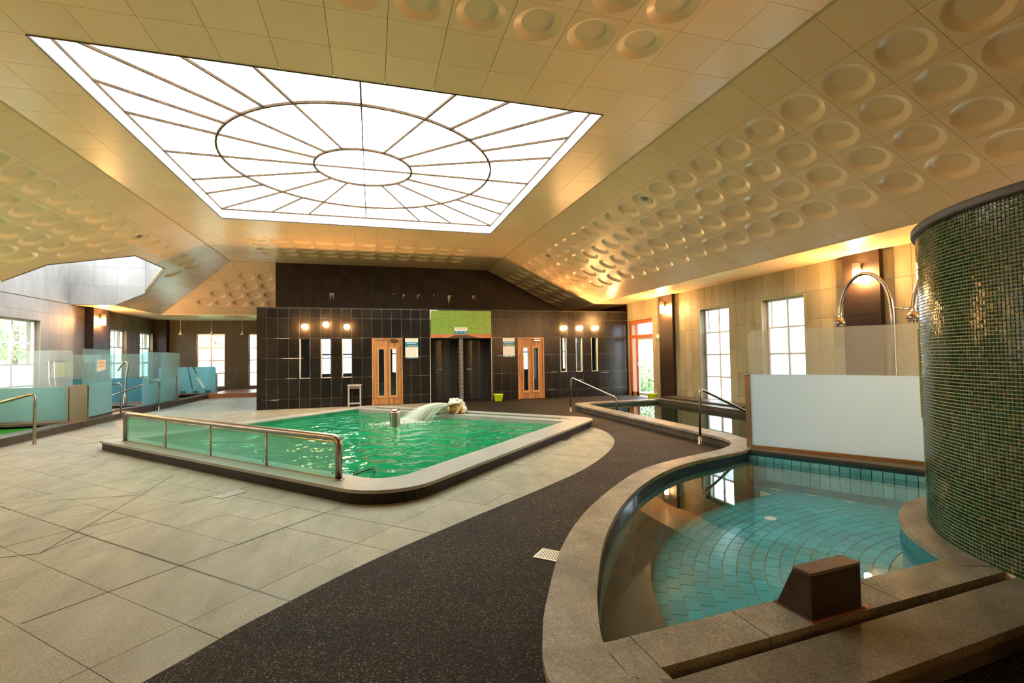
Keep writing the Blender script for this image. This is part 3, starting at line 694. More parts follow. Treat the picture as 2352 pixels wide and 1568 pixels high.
# ------------------------------------------------------------------ walls and windows
def wall(name, label, o, u, v, W, H, holes, thick, mat, us, vs, tile_mat, proud=.012, gap=.006, tile_name='tile', see=True):
    """solid wall with openings (its face on the plane, its body behind it) and tiles on its face"""
    M = frame_matrix(o, u, v); mb = MB(); ps = [rect(0, W, 0, H)]
    for h in holes: ps = diff(ps, rect(*h))
    for p in ps: mb.prism(p, -thick, 0, lambda a, b, c: tuple(M @ Vector((a, b, c))))
    w_ = structure(mb.build(name, mat), label, 'wall')
    if us: tile_wall(w_, o, u, v, us, vs, holes, tile_mat, tile_name, gap, proud, see=see)
    return w_
WIN = 0
def window(o, u, v, W, H, rows, cols, label, frame='white_frame', back=.14, frost_from=1, bar=.045, rowh=None, clear='clear_pane'):
    """casement set back in an opening; o is the opening's lower corner on the wall face, u x v points into the room"""
    global WIN; WIN += 1
    M = frame_matrix(o, u, v); fn = lambda a, b, c: tuple(M @ Vector((a, b, c)))
    t = structure(thing('window_%d' % (WIN+1), label, 'window', tuple(M @ Vector((W/2, 0, -back)))), label, 'window')
    mb = MB()
    for p in diff([rect(0, W, 0, H)], rect(bar, W-bar, bar, H-bar)): mb.prism(p, -back-.06, -back, fn)
    mb.build('window_frame', frame, t)
    xs = [bar+(W-2*bar)*k/cols for k in range(cols+1)]; zs = rowh or [bar+(H-2*bar)*k/rows for k in range(rows+1)]
    for x in xs[1:-1]: MB().prism(rect(x-bar*.6, x+bar*.6, bar, H-bar), -back-.055, -back-.005, fn).build('mullion', frame, t)
    for z in zs[1:-1]: MB().prism(rect(bar, W-bar, z-bar*.45, z+bar*.45), -back-.05, -back-.008, fn).build('transom', frame, t)
    for i in range(cols):
        for j in range(len(zs)-1):
            frosted = (len(zs)-2-j) >= frost_from
            MB().prism(rect(xs[i], xs[i+1], zs[j], zs[j+1]), -back-.034, -back-.028, fn).build('pane', 'frosted_pane' if frosted else clear, t)
    return t
# right wall, face on X = XR, seen from -X: u runs towards -Y so that u x v points to -X
RW = lambda y: YB-y                 # distance along the right wall from the sauna block
rwin = [(10.47, 11.62), (8.19, 9.36), (4.4, 5.55)]
rholes = [(RW(y1), RW(y0), .15, 2.71) for y0, y1 in rwin]; RD0, RD1, RDH = 14.05, 15.58, 2.68
rholes.append((RW(RD1), RW(RD0), -.05, RDH))
zr = [0, .36, .96, 1.56, 2.15, 2.75, 3.335]
wr = wall('wall_right', 'right wall of beige stone tiles with tall windows', (XR, YB, 0), (0, -1, 0), (0, 0, 1), YB-YN, 3.36, rholes, .32, 'wall_joint', [.1]+frange(.1, YB-YN, .3)[1:], zr, 'wall_stone')
for (y0, y1), lb in zip(rwin, ('tall white window beside the farther right pilaster', 'tall white window behind the large frosted screen', 'tall white window hidden behind the mosaic drum', 'tall white window of the right wall nearest the camera', 'tall white window behind the camera')):
    window((XR, y1, .15), (0, -1, 0), (0, 0, 1), y1-y0, 2.56, 4, 2, lb, back=.16, frost_from=1)
    s_ = structure(MB().box(XR-.01, XR+.2, y0, y1, .10, .149).build('trim_%d' % (10+WIN), 'white_frame'), 'white sill below the '+lb, 'sill')
# garden door in the right wall
dr = structure(thing('door_1', 'red-brown wooden garden door with glass and transom in the right wall', 'door', (XR+.1, 14.8, 0)), 'red-brown wooden garden door with glass and transom in the right wall', 'door')
def yz(y0, y1, z0, z1, x0=XR+.06, x1=XR+.14): return MB().box(x0, x1, y0, y1, z0, z1)
jb = .10
yz(RD1-jb, RD1, 0, RDH).build('jamb', 'red_wood', dr); yz(RD0, RD0+.06, 0, RDH).build('jamb', 'red_wood', dr)
yz(RD0, RD1, RDH-.13, RDH, XR+.04).build('header', 'red_wood', dr); yz(RD0, RD1, 2.06, 2.16, XR+.05).build('transom', 'red_wood', dr)
ym = RD1-.42
yz(ym, ym+.07, 0, RDH).build('mullion', 'red_wood', dr); yz(ym, RD1, 0, .14).build('bottom_rail', 'red_wood', dr)
for y0, y1, z0, z1 in ((ym+.07, RD1-jb, .14, 2.06), (ym+.07, RD1-jb, 2.16, RDH-.13), (RD0+.06, ym, 2.16, RDH-.13)): MB().box(XR+.095, XR+.103, y0, y1, z0, z1).build('pane', 'clear_pane', dr)
lf = MB()
for p in diff([rect(RD0+.06, ym, .03, 2.06)], rect(RD0+.13, ym-.05, .12, 1.98)): lf.prism([(a, b) for a, b in p], XR+.085, XR+.12, lambda a, b, c: (c, a, b))
leaf = lf.build('door_leaf', 'grey_frame', dr); MB().box(XR+.098, XR+.106, RD0+.13, ym-.05, .12, 1.98).build('pane', 'clear_pane', leaf)
MB().tube([(XR+.06, ym-.035, .95), (XR+.06, ym-.035, 1.2)], .012, 8).build('pull_handle', 'steel', leaf)

# pilasters
def pilaster(name, x0, x1, y0, y1, label):
    o = structure(thing(name, label, 'pilaster', ((x0+x1)/2, (y0+y1)/2, 0)), label, 'pilaster')
    z = 0
    for z1 in (.95, 1.56, 2.15, 2.75, HS):
        MB().box(x0, x1, y0, y1, z+.002, z1-.002).build('cladding_panel', 'brown_black_tile', o); z = z1
PR = [13.15-.36, 6.84-.36, .5-.36, -4.5, 3.4, -2.2]
for y, lb in zip(PR, ('dark brown pilaster between garden door and right window', 'dark brown pilaster behind the large frosted screen', 'dark pilaster on the right wall beside the camera', 'dark pilaster on the right wall behind the camera', 'dark pilaster hidden behind the mosaic drum', 'dark pilaster on the right wall a step behind the camera')):
    pilaster('pilaster', XR-.11, XR+.01, y, y+.72, lb)
PL = [19.2, 12.0, 6.4, 0.0, -3.5]
for y, lb in zip(PL, ('dark pilaster on the left wall before the two narrow windows', 'dark pilaster on the left wall beside the long pool', 'dark pilaster on the left wall out of the nearer end', 'dark pilaster on the left wall beside the camera', 'dark pilaster on the left wall behind the camera')):
    pilaster('pilaster', XL-.01, XL+.26, y, y+.95, lb)
pilaster('pilaster', XL-.01, XL+.45, 24.55, YF, 'dark corner pilaster where left and far walls meet')

# left wall (faces +X): u runs towards +Y
lwin = [(15.2, 17.0), (20.85, 22.05), (23.15, 24.35), (8.5, 10.3)]
lholes = [(y0-YN, y1-YN, .2, 2.70) for y0, y1 in lwin]
zl = [0, .55, 1.15, 1.75, 2.35, 2.95, 3.32]
LWH = 6.4
wl = wall('wall_left', 'left wall of grey-beige stone tiles with white windows', (XL, YN, 0), (0, 1, 0), (0, 0, 1), YF-YN, 3.36, lholes, .32, 'wall_joint', frange(0, 19.2-YN, .6), zl, 'wall_stone_grey', gap=.004)
tile_wall(wl, (XL, YN, 0), (0, 1, 0), (0, 0, 1), frange(19.2-YN, YF-YN, .6), zl, lholes, 'wall_stone_shaded_brown', 'tile', .004, .012)
for (y0, y1), lb in zip(lwin, ('wide white window behind the left glass screens', 'narrow window right of the left pilaster', 'narrow window at the far end of the left wall', 'wide window beside the long left pool', 'wide window of the left wall nearest the camera')):
    n = window((XL, y0, .2), (0, 1, 0), (0, 0, 1), y1-y0, 2.5, 4, 2, lb, back=.12, frost_from=2 if y0 == 15.2 else 1, frame='white_frame', bar=.055)
# far stretch of the left wall: its missing light is put into darker tiles
# far wall (faces -Y): u runs +X
fw = [(-7.66, -6.50), (-5.53, -4.37)]
fh = [(x0-XL, x1-XL, .27, 2.72) for x0, x1 in fw]
wf = wall('wall_far', 'far wall of dim brown stone with white windows', (XL, YF, 0), (1, 0, 0), (0, 0, 1), XBOX-XL, 3.36, fh, .3, 'wall_joint', frange(0, XBOX-XL, .6), [0, .55, 1.15, 1.75, 2.35, 2.95, 3.34], 'wall_stone_shaded_brown', gap=.003)
for (x0, x1), lb in zip(fw, ('white gridded window in the far wall beside the patterned glass', 'white gridded window in the far wall half behind the black block')):
    window((x0, YF, .27), (1, 0, 0), (0, 0, 1), x1-x0, 2.45, 4, 2, lb, back=.10, frost_from=1, frame='aluminium_frame', bar=.05)
structure(MB().box(XL-.3, XR+.3, YN-.3, YN, -.1, 5.2).build('wall_near', 'wall_stone_grey'), 'plain stone wall behind the camera', 'wall')
# light well above the left slope: walls rise to the open sky
WZ = 6.0; well = [(XL, 13.46), (EXL, 13.46), (-7.13, 13.46), (-6.0, 14.9), (-6.0, 16.8), (-7.13, 18.42), (EXL, 18.42), (XL, 18.42)]
zslope = lambda x: HC-(CXL-x)/(CXL-EXL)*(HC-HS)
lw = structure(thing('wall_light_well', 'pale stone walls of the hexagonal daylight well', 'wall', (-7.9, 16, HS)), 'pale stone walls of the hexagonal daylight well', 'wall')
for i in range(7):
    (x0, y0), (x1, y1) = well[i], well[i+1]
    d = Vector((x1-x0, y1-y0)).normalized(); nn = Vector((d.y, -d.x))*.12
    zb = [max(zslope(x0), HS), max(zslope(x1), HS)]
    vs = [(x0, y0, zb[0]), (x1, y1, zb[1]), (x1, y1, WZ), (x0, y0, WZ)]; vs2 = [(x+nn.x, y+nn.y, max(z, zslope(x+nn.x)+.07) if k_ < 2 else z) for k_, (x, y, z) in enumerate(vs)]
    mb = MB(); mb.add(vs+vs2, [(0,1,2,3),(7,6,5,4),(0,4,5,1),(1,5,6,2),(2,6,7,3),(3,7,4,0)]); mb.build('well_wall', 'wall_stone_grey', lw)
    if 0 < i < 6:
        MB().bar((x0, y0, zb[0]-.005), (x1, y1, zb[1]-.005), .014, .022).build('edge_trim', 'dark_trim', lw)
tile_wall(lw, (XL, 18.42, HS), (1, 0, 0), (0, 0, 1), frange(0, XL*-1-7.13, .62), [0, .62, 1.22, 1.82, 2.36], [], 'wall_stone_grey', gap=.004, proud=.01, clip=[(0, 0), (EXL-XL, 0), (-7.13-XL, zslope(-7.13)-HS), (-7.13-XL, 2.6), (0, 2.6)])
mb = MB(); mb.box(XL-.12, XL, 13.3, 18.6, 3.36, WZ); mb.build('well_wall', 'wall_stone_grey', lw)
tile_wall(lw, (XL, 13.46, 3.34), (0, 1, 0), (0, 0, 1), frange(0, 4.96, .62), [0, .6, 1.2, 1.8], [], 'wall_stone_grey', gap=.004, proud=.01)

# ------------------------------------------------------------------ the black-tiled sauna block
BH = 3.02
DL = (-.005, .935); DRr = (4.775, 5.725); DH = 2.11; NI = (1.81, 3.86)
slots = [(-2.10, -1.81), (-1.50, -1.21), (-.885, -.595), (6.335, 6.58), (6.93, 7.18), (7.53, 7.785)]
bholes = [(x0-XBOX, x1-XBOX, .895, 2.09) for x0, x1 in slots]+[(DL[0]-XBOX, DL[1]-XBOX, -.1, DH), (DRr[0]-XBOX, DRr[1]-XBOX, -.1, DH), (NI[0]-XBOX, NI[1]-XBOX, -.1, 2.10)]
xs = [XBOX+.26]; xs = [0, .263]
while xs[-1] < XR-XBOX-.05: xs.append(xs[-1]+.3005)
xs[-1] = XR-XBOX
wb = wall('wall_back', 'black tiled front of the sauna block with pale joints', (XBOX, YB, 0), (1, 0, 0), (0, 0, 1), XR-XBOX, BH, bholes, .16, 'grout', xs, [0, .285, .90, 1.515, 2.115, 2.72, BH], 'black_tile', gap=.009, proud=.008)
structure(MB().box(XBOX, XR, YB, YU, BH, BH+.03).build('ceiling_sauna', 'dark_trim'), 'dark top of the sauna block', 'roof')
structure(MB().box(XBOX, XBOX+.12, YB, YF, 0, BH).build('wall_sauna_left', 'black_tile'), 'black left end of the sauna block', 'wall')
structure(MB().box(XR, XR+.3, YB, YU+.2, 0, HS+.1).build('wall_right_end', 'brown_black_tile'), 'dark stretch of right wall above the sauna block', 'wall')
# upper black wall
zu = [0, .61, 1.21, 1.81]
wu = wall('wall_upper', 'black tiled upper wall below the flat ceiling', (XBOX, YU, BH+.02), (1, 0, 0), (0, 0, 1), XR-XBOX, HC-BH+.08, [], .2, 'dark_grout', [k*.3065 for k in range(0, 37)], [-.02, .28, .90, 1.5, HC-BH-.02], 'brown_black_tile', gap=.005, proud=.006)
structure(MB().box(XBOX, XBOX+.2, YU, YF+.3, BH, HC+.2).build('wall_upper_left', 'brown_black_tile'), 'dark left side of the upper block', 'wall')
for x, w_, hts in ((-1.40, .16, (.34, .2, .28)), (1.17, .1, (.2, .12)), (.78, .08, (.05,)), (1.72, .12, (.2, .1)), (2.30, .05, (.12,)), (2.92, .16, (.4, .3, .1)), (3.86, .14, (.18, .2)), (.0, .05, (.04,)), (.82, .02, (.06,)), (2.46, .03, (.05,))):
    mb = MB(); z = 3.92
    mb.prism([(x-w_/2, z), (x+w_/2, z), (x+w_/2, z-.03), (x-w_/2, z-.03)], YU-.012, YU-.006, lambda a, b, c: (a, c, b))
    for k, h_ in enumerate(hts):
        xx = x-w_/2+w_*(k+.5)/len(hts); mb.prism([(xx-.028, z), (xx+.028, z), (xx+.008, z-h_*.7), (xx-.004, z-h_)], YU-.012, YU-.006, lambda a, b, c: (a, c, b))
    mb.build('lime_streak', 'lime_scale', wu)
for x, z, w_ in ((-2.78, 2.11, .42), (-2.62, 1.51, .62), (-2.48, .9, .3), (-2.9, .28, .25), (4.05, 1.5, .2), (6.9, .6, .3), (7.9, .85, .3), (5.95, .9, .25), (5.9, .3, .2)):
    mb = MB(); n = 16; hs = [random.uniform(.003, .016)*(1-abs(k-n/2)/n*1.6) for k in range(n+1)]
    for k in range(n):
        xa, xb = x+w_*k/n, x+w_*(k+1)/n; mb.prism([(xa, z+.008), (xb, z+.008), (xb, z-max(hs[k+1], .001)), (xa, z-max(hs[k], .001))], YB-.0095, YB-.008, lambda a, b, c: (a, c, b))
    mb.build('lime_bloom', 'lime_scale', wb)
# rooms behind the slots and doors
def room(name, x0, x1, wins, label):
    t = structure(thing(name, label, 'wall', ((x0+x1)/2, 17, 0)), label, 'wall')
    ps = [rect(x0, x1, 0, BH)]
    for a_, b_ in wins: ps = diff(ps, rect(a_, b_, .95, 2.3))
    mb = MB()
    for p in ps: mb.prism(p, 18.3, 18.42, lambda a, b, c: (a, c, b))
    mb.build('rear_wall', 'steam_wall', t)
    MB().box(x0, x0+.1, YB+.16, 18.3, 0, BH).build('side_wall', 'steam_wall', t); MB().box(x1-.1, x1, YB+.16, 18.3, 0, BH).build('side_wall', 'steam_wall', t)
    MB().box(x0, x1, YB+.1, 18.3, .01, .03).build('room_floor', 'paving', t)
    for a_, b_ in wins:
        MB().box(a_, b_, 18.36, 18.37, .95, 2.3).build('pane', 'frosted_pane', t); MB().box(a_, b_, 18.33, 18.39, 1.62, 1.66).build('glazing_bar', 'white_frame', t)
        MB().box(a_-.05, b_+.05, 18.28, 18.30, 2.3, 2.34).build('lintel', 'white_frame', t)
room('wall_steam_room', XBOX+.12, 1.70, [(-2.0, -.65), (.72, 1.15)], 'inside of the left sauna room seen through the slots')
room('wall_hot_room', 3.98, XR-.05, [(5.55, 6.1), (6.50, 7.15), (7.5, 7.66)], 'inside of the right sauna room seen through the slots')
# slot panes with cream edges
for k, (x0, x1) in enumerate(slots):
    lb = ('slot window', ) ; side = 'left' if k < 3 else 'right'; nth = ('first', 'second', 'third')[k % 3]
    t = structure(thing('window_%d' % (20+k), '%s narrow slot window from the left in the %s sauna front' % (nth, side), 'window', (x0, YB, .9)), '%s narrow slot window from the left in the %s sauna front' % (nth, side), 'window')
    MB().box(x0, x0+.018, YB-.004, YB+.16, .895, 2.09).build('edge_strip', 'cream_edge', t); MB().box(x0, x1, YB-.004, YB+.16, .895, .912).build('sill_strip', 'cream_edge', t)
    MB().box(x1-.014, x1, YB-.002, YB+.16, .912, 2.09).build('edge_strip', 'cream_edge' if k > 2 else 'dark_trim', t)
    MB().box(x0+.018, x1-.014, YB+.09, YB+.098, .912, 2.09).build('pane', 'door_pane', t)
    if k in (1, 2): MB().box(x0+.018, x1-.014, YB+.08, YB+.11, 1.49, 1.51).build('glazing_bar', 'dark_trim', t)
# wooden sauna doors
def sauna_door(n, x0, x1, label):
    t = structure(thing('door_%d' % n, label, 'door', ((x0+x1)/2, YB, 0)), label, 'door'); W = x1-x0
    bx = lambda a, b, c, d, e, f: MB().box(x0+a, x0+b, YB+c, YB+d, e, f)
    bx(0, .055, -.03, .12, 0, DH).build('jamb', 'wood', t); bx(W-.055, W, -.03, .12, 0, DH).build('jamb', 'wood', t); bx(.055, W-.055, -.03, .12, DH-.055, DH).build('header', 'wood', t)
    w2 = [(.20*W+.015, .20*W+.18), (.60*W+.0, .60*W+.165)]
    ps = [rect(.06, W-.06, .02, DH-.06)]; lf = MB()
    for p0, p1 in w2: ps = diff(ps, rect(p0, p1, .30, 1.76))
    for p in ps: lf.prism(p, YB+.04, YB+.055, lambda a, b, c: (x0+a, c, b))
    lf = lf.build('door_leaf', 'wood', t)
    nb = 10; st = (W-.12)/nb
    for k in range(nb):
        a0, a1 = .06+st*k+.002, .06+st*(k+1)-.002
        ps = [rect(a0, a1, .02, DH-.06)]
        for p0, p1 in w2: ps = diff(ps, rect(p0, p1, .30, 1.76))
        mb = MB()
        for p in ps: mb.prism(p, YB+.0, YB+.04, lambda a, b, c: (x0+a, c, b))
        mb.build('board', 'wood', lf)
    for p0, p1 in w2:
        mb = MB()
        for p in diff([rect(p0-.045, p1+.045, .235, 1.82)], rect(p0+.004, p1-.004, .30, 1.755)): mb.prism(p, YB-.022, YB+.0, lambda a, b, c: (x0+a, c, b))
        mb.build('casing', 'wood_edge', lf); bx(p0, p1, .012, .02, .30, 1.76).build('pane', 'door_pane', lf)
        bx(p0-.04, p1+.04, -.03, -.022, .225, .25).build('casing_sill', 'wood_edge', lf)
    bx(.62*W, .86*W, -.06, -.005, DH-.125, DH-.08).build('door_closer', 'chrome', t); bx(.60*W, .80*W, -.05, -.03, DH-.045, DH-.03).build('closer_arm', 'chrome', t)
    for z in (.35, 1.05, 1.75): bx(W-.062, W-.05, -.034, -.02, z, z+.12).build('hinge', 'dark_trim', t)
    MB().bar((x0+.085, YB-.035, .60), (x0+.085, YB-.035, 1.55), .03, .03, (0, 1, 0)).build('pull_handle', 'wood_edge', lf)
sauna_door(2, DL[0], DL[1], 'pale wooden sauna door between the slots and the shower niche')
sauna_door(3, DRr[0], DRr[1], 'wooden sauna door right of the shower niche')
# shower niche: two curved bays of tiny black mosaic
nt_ = structure(thing('wall_niche', 'shower niche of two curved bays in tiny black mosaic', 'wall', (2.83, YB, 0)), 'shower niche of two curved bays in tiny black mosaic', 'wall')
def uv_sheet(P, z0, z1, name, mat, parent):
    me = bpy.data.meshes.new(name); n = len(P); L = [0]
    for i in range(n-1): L.append(L[-1]+hypot(P[i+1][0]-P[i][0], P[i+1][1]-P[i][1]))
    me.from_pydata([(x, y, z) for z in (z0, z1) for x, y in P], [], [(i, i+1, n+i+1, n+i) for i in range(n-1)])
    ul = me.uv_layers.new(name='UVMap')
    for lp in me.loops: i = lp.vertex_index; ul.data[lp.index].uv = (L[i % n], z0 if i < n else z1)
    me.materials.append(MATS[mat]); return link(name, me, parent)
xm = 2.84
for x0, x1 in ((NI[0], xm-.055), (xm+.055, NI[1])):
    cx_, r_ = (x0+x1)/2, (x1-x0)/2
    uv_sheet([(x0, YB)]+[(cx_-r_*cos(pi*k/16), YB+.45+r_*.9*sin(pi*k/16)) for k in range(17)]+[(x1, YB)], 0, 2.12, 'curved_bay', 'niche_mosaic', nt_)
uv_sheet([(xm-.062, YB+.25), (xm-.062, YB+.03), (xm+.062, YB+.03), (xm+.062, YB+.25)], 0, 2.12, 'dividing_pier', 'niche_mosaic_pale', nt_)
MB().box(NI[0]-.1, NI[1]+.1, YB+.16, YB+1.3, 2.10, 2.2).build('niche_top', 'dark_trim', nt_); MB().box(NI[0], NI[1], YB, YB+1.2, .0, .012).build('niche_floor', 'resin', nt_)
for x in (NI[0]-.004, NI[1]-.010): MB().box(x, x+.014, YB-.012, YB+.02, 0, 2.1).build('edge_strip', 'cream_edge', nt_)
gp = MB().box(NI[0]+.02, NI[1]-.005, YB-.018, YB-.004, 2.235, 3.0).build('green_mosaic_panel', 'lime_mosaic', nt_); lab(gp, 'lime green mosaic panel')
for z in (2.43, 2.77): MB().box(NI[0]+.02, NI[1]-.005, YB-.0185, YB-.018, z, z+.004).build('panel_joint', 'corroded_brown', gp)
MB().prism([(NI[0]+.0, 3.025), (NI[0]+.26, 3.025), (NI[0]+.26, 3.0), (NI[0]+.06, 2.99), (NI[0]+.03, 2.95), (NI[0]+.022, 2.72), (NI[0]+.0, 2.70)], YB-.02, YB-.006, lambda a, b, c: (a, c, b)).build('chipped_corner', 'paper', nt_)
cs = MB().prism([(NI[0]+.01, 2.235), (NI[1], 2.235), (NI[1]-.01, 2.095), (3.42, 2.10), (3.05, 2.20), (2.62, 2.20), (2.38, 2.105), (2.0, 2.115), (1.9, 2.10), (NI[0]+.01, 2.115)], YB-.022, YB-.008, lambda a, b, c: (a, c, b)).build('copper_flashing', 'copper_paint', nt_); lab(cs, 'copper-coloured flashing strip')
MB().prism([(2.36, 2.095), (2.62, 2.22), (3.06, 2.22), (3.44, 2.095)], YB-.017, YB-.009, lambda a, b, c: (a, c, b)).build('stained_patch', 'corroded_brown', nt_)
for x in (1.84, 2.13, 2.39, 3.48, 3.62, 3.81): MB().lathe([(0, 0), (.010, 0), (.010, .01)], (0, 0, 0), 8).mesh('x', None) if False else MB().box(x, x+.016, YB-.024, YB-.02, 2.185, 2.20).build('screw', 'black_rubber', nt_)
# shower mixers in the bays
for x, lb in ((2.19, 'chrome shower mixer in the left bay of the niche'), (3.21, 'chrome shower mixer in the right bay of the niche')):
    t = thing('shower_mixer', lb, 'shower mixer', (x, YB+.98, 1.04), 'shower mixers in the niche'); y = YB+.88
    MB().lathe([(0, 0), (.035, .0), (.035, .02), (0, .02)], (x, y, 1.0), 12).build('base_plate', 'chrome', t)
    MB().box(x-.07, x+.14, y-.04, y, 1.035, 1.065).build('mixer_body', 'chrome', t)
    MB().tube([(x-.06, y-.02, 1.03), (x-.075, y-.03, .95), (x-.08, y-.03, .93)], .022, 10).build('diverter', 'steel', t)
    MB().tube(spline([(x+.0, y-.02, 1.06), (x-.0, y-.03, 1.12), (x-.02, y-.05, 1.18), (x-.03, y-.04, 1.21)], 4), .009, 8).build('lever', 'chrome', t)
    MB().tube([(x+.02, y+.02, 1.05), (x+.02, y+.12, 1.05)], .02, 10).build('inlet', 'chrome', t)

# ------------------------------------------------------------------ lamps
def globe_lamp(x, z, label):
    t = thing('globe_lamp', label, 'lamp', (x, YB, z), 'globe lamps on the sauna front')
    MB().lathe([(0, .03), (.04, .03), (.05, 0), (0, 0)], (0, 0, 0), 16).mesh
    mb = MB(); mb.tube([(x, YB-.005, z+.02), (x, YB-.05, z+.02)], .035, 14); mb.build('wall_bracket', 'steel', t)
    MB().sphere((x, YB-.12, z), .082, 18, 12).build('globe', 'bulb', t)
    MB().lathe([(.03, .0), (.045, .0), (.045, .03), (.03, .03)], (x, YB-.12, z+.065), 14).build('collar', 'steel', t)
for (x, z), lb in zip(((-1.95, 2.46), (-1.35, 2.53), (-.745, 2.46), (6.48, 2.44), (7.08, 2.44), (7.69, 2.44)), ('leftmost glowing globe lamp over the left slot windows', 'middle glowing globe lamp over the left slots, set a little higher', 'glowing globe lamp over the left slots, nearest the wooden door', 'glowing globe lamp over the right slots, nearest the wooden door', 'middle glowing globe lamp over the right slot windows', 'rightmost glowing globe lamp over the right slot windows')):
    globe_lamp(x, z, lb)
def sconce(x, y, s, label):
    """cylinder wall light: s = +1 on the left wall, -1 on the right"""
    t = thing('wall_sconce', label, 'lamp', (x, y, 2.9), 'cylinder wall lights on the pilasters'); c = (x+s*.12, y, 0)
    MB().box(min(x, x+s*.02), max(x, x+s*.02), y-.03, y+.03, 2.98, 3.12).build('back_plate', 'steel', t)
    MB().tube([(x, y, 3.09), (x+s*.12, y, 3.09)], .012, 8).build('arm', 'chrome', t)
    MB().lathe([(.055, 2.985), (.065, 2.985), (.065, 3.11), (.055, 3.11)], c, 20).build('sleeve', 'white_frame', t)
    MB().lathe([(0, 2.74), (.052, 2.745), (.06, 2.76), (.06, 2.985), (.03, 3.0), (.03, 3.10), (0, 3.10)], c, 20).build('glass_tube', 'sconce_glow', t)
for y, lb in zip(PR, ('lit cylinder wall light near the garden door', 'lit cylinder wall light behind the shower arch', 'added unseen cylinder fill light on the right wall beside the camera', 'added unseen cylinder fill light on the right wall behind the camera', 'added cylinder fill light hidden behind the mosaic drum', 'added unseen cylinder fill light on the right wall a step behind the camera')): sconce(XR-.11, y+.36-(0 if y > 10 else .02), -1, lb)  # first two are visible; the other four are added to warm the ceiling
for y, lb in zip(PL, ('lit cylinder wall light on the left pilaster by the narrow windows', 'added unseen cylinder fill light above the long left pool', 'added unseen cylinder fill light on the near left wall', 'added unseen cylinder fill light on the left wall beside the camera', 'added unseen cylinder fill light on the left wall behind the camera')): sconce(XL+.26, y+.35, 1, lb)  # only the first is visible; the rest are added for warm fill
for x, lb in ((-7.65, 'small bell pendant over the far bay, leftmost of three'), (-6.51, 'small bell pendant over the far bay, middle of three'), (-5.345, 'small bell pendant over the far bay, rightmost of three')):
    t = thing('bell_pendant', lb, 'pendant', (x, 23, 2.6), 'bell pendants in the far bay')
    MB().tube([(x, 23, HS), (x, 23, 2.76)], .006, 6).build('cord', 'cream_edge', t)
    MB().lathe([(.012, .18), (.025, .13), (.035, .08), (.075, .02), (.08, 0), (.0, .0)], (x, 23, 2.58), 14).build('bell_shade', 'cream_edge', t)

# ------------------------------------------------------------------ pools
CT = .15        # top of the copings
def ring_wall(P, z0, z1, mat, name, parent, off=.03, close=True):
    """thin wall standing under a rim"""
    n = len(P); vs = [(x, y, z) for z in (z0, z1) for x, y in P]
    mb = MB(); mb.add(vs, [(i, (i+1) % n, n+(i+1) % n, n+i) for i in range(n if close else n-1)]); return mb.build(name, mat, parent)
def band_tiles(P, z0, z1, step, mat, name, parent, thick=.008, side=1, see=True, gap=.003):
    """a row of tiles along a polyline, each a part; side is where they stand proud"""
    L = [0]
    for i in range(len(P)-1): L.append(L[-1]+hypot(P[i+1][0]-P[i][0], P[i+1][1]-P[i][1]))
    n = max(1, round(L[-1]/step)); Q = resample(P, n+1); rest = MB()
    for i in range(n):
        a, b = Vector(Q[i]), Vector(Q[i+1]); d = (b-a).normalized(); nn = Vector((-d.y, d.x))*thick*side; a = a+d*gap/2; b = b-d*gap/2
        poly = [tuple(a), tuple(b), tuple(b+nn), tuple(a+nn)]; c = (a+b)/2
        if see and not in_frame((c.x, c.y, z1), 60): rest.prism(poly, z0, z1); continue
        MB().prism(poly, z0, z1).build(name, mat, parent)
    if rest.v: r = rest.build('further_'+name+'s', mat, parent); r['kind'] = 'stuff'

# green pool -------------------------------------------------------
gpool = thing('green_pool', 'raised square pool of green water turned on the diagonal', 'pool', (.05, 9.4, 0))
mb = MB(); mb.strip(G_OUT, G_COPE_IN, CT-.035, CT, close=True); mb.build('coping', 'coping_pale', gpool)
mb = MB(); mb.strip(rounded(inset(GQ, [.03]*4), [.6, .4, .28, .05]), rounded(inset(GQ, [.27]*4), [.4, .2, .2, .05]), -.02, CT-.035, close=True); mb.build('kerb_core', 'dark_grout', gpool)
rp = rounded(inset(GQ, [.03]*4), [.6, .4, .28, .05]); rp = rp+[rp[0]]
k = 9
band_tiles(rp[0:k], 0, CT-.036, .115, 'riser_black', 'riser_tile', gpool, .008, -1)
band_tiles(rp[k-1:k+1], 0, CT-.036, .6, 'riser_black', 'riser_tile', gpool, .008, -1)
band_tiles(rp[k:2*k], 0, CT-.036, .115, 'riser_black', 'riser_tile', gpool, .008, -1)
band_tiles(rp[4*k-1:4*k+1], 0, CT-.036, .6, 'riser_black', 'riser_tile', gpool, .008, -1)
ring_wall(rounded(inset(GQ, [.46, .30, .37, .43]), [.33, .19, .14, .05]), -.9, CT-.02, 'green_wall_tile', 'basin_wall', gpool)
fill([rounded(inset(GQ, [.46, .30, .37, .43]), [.33, .19, .14, .05])], -.9, 'green_wall_tile', 'basin_floor', gpool)
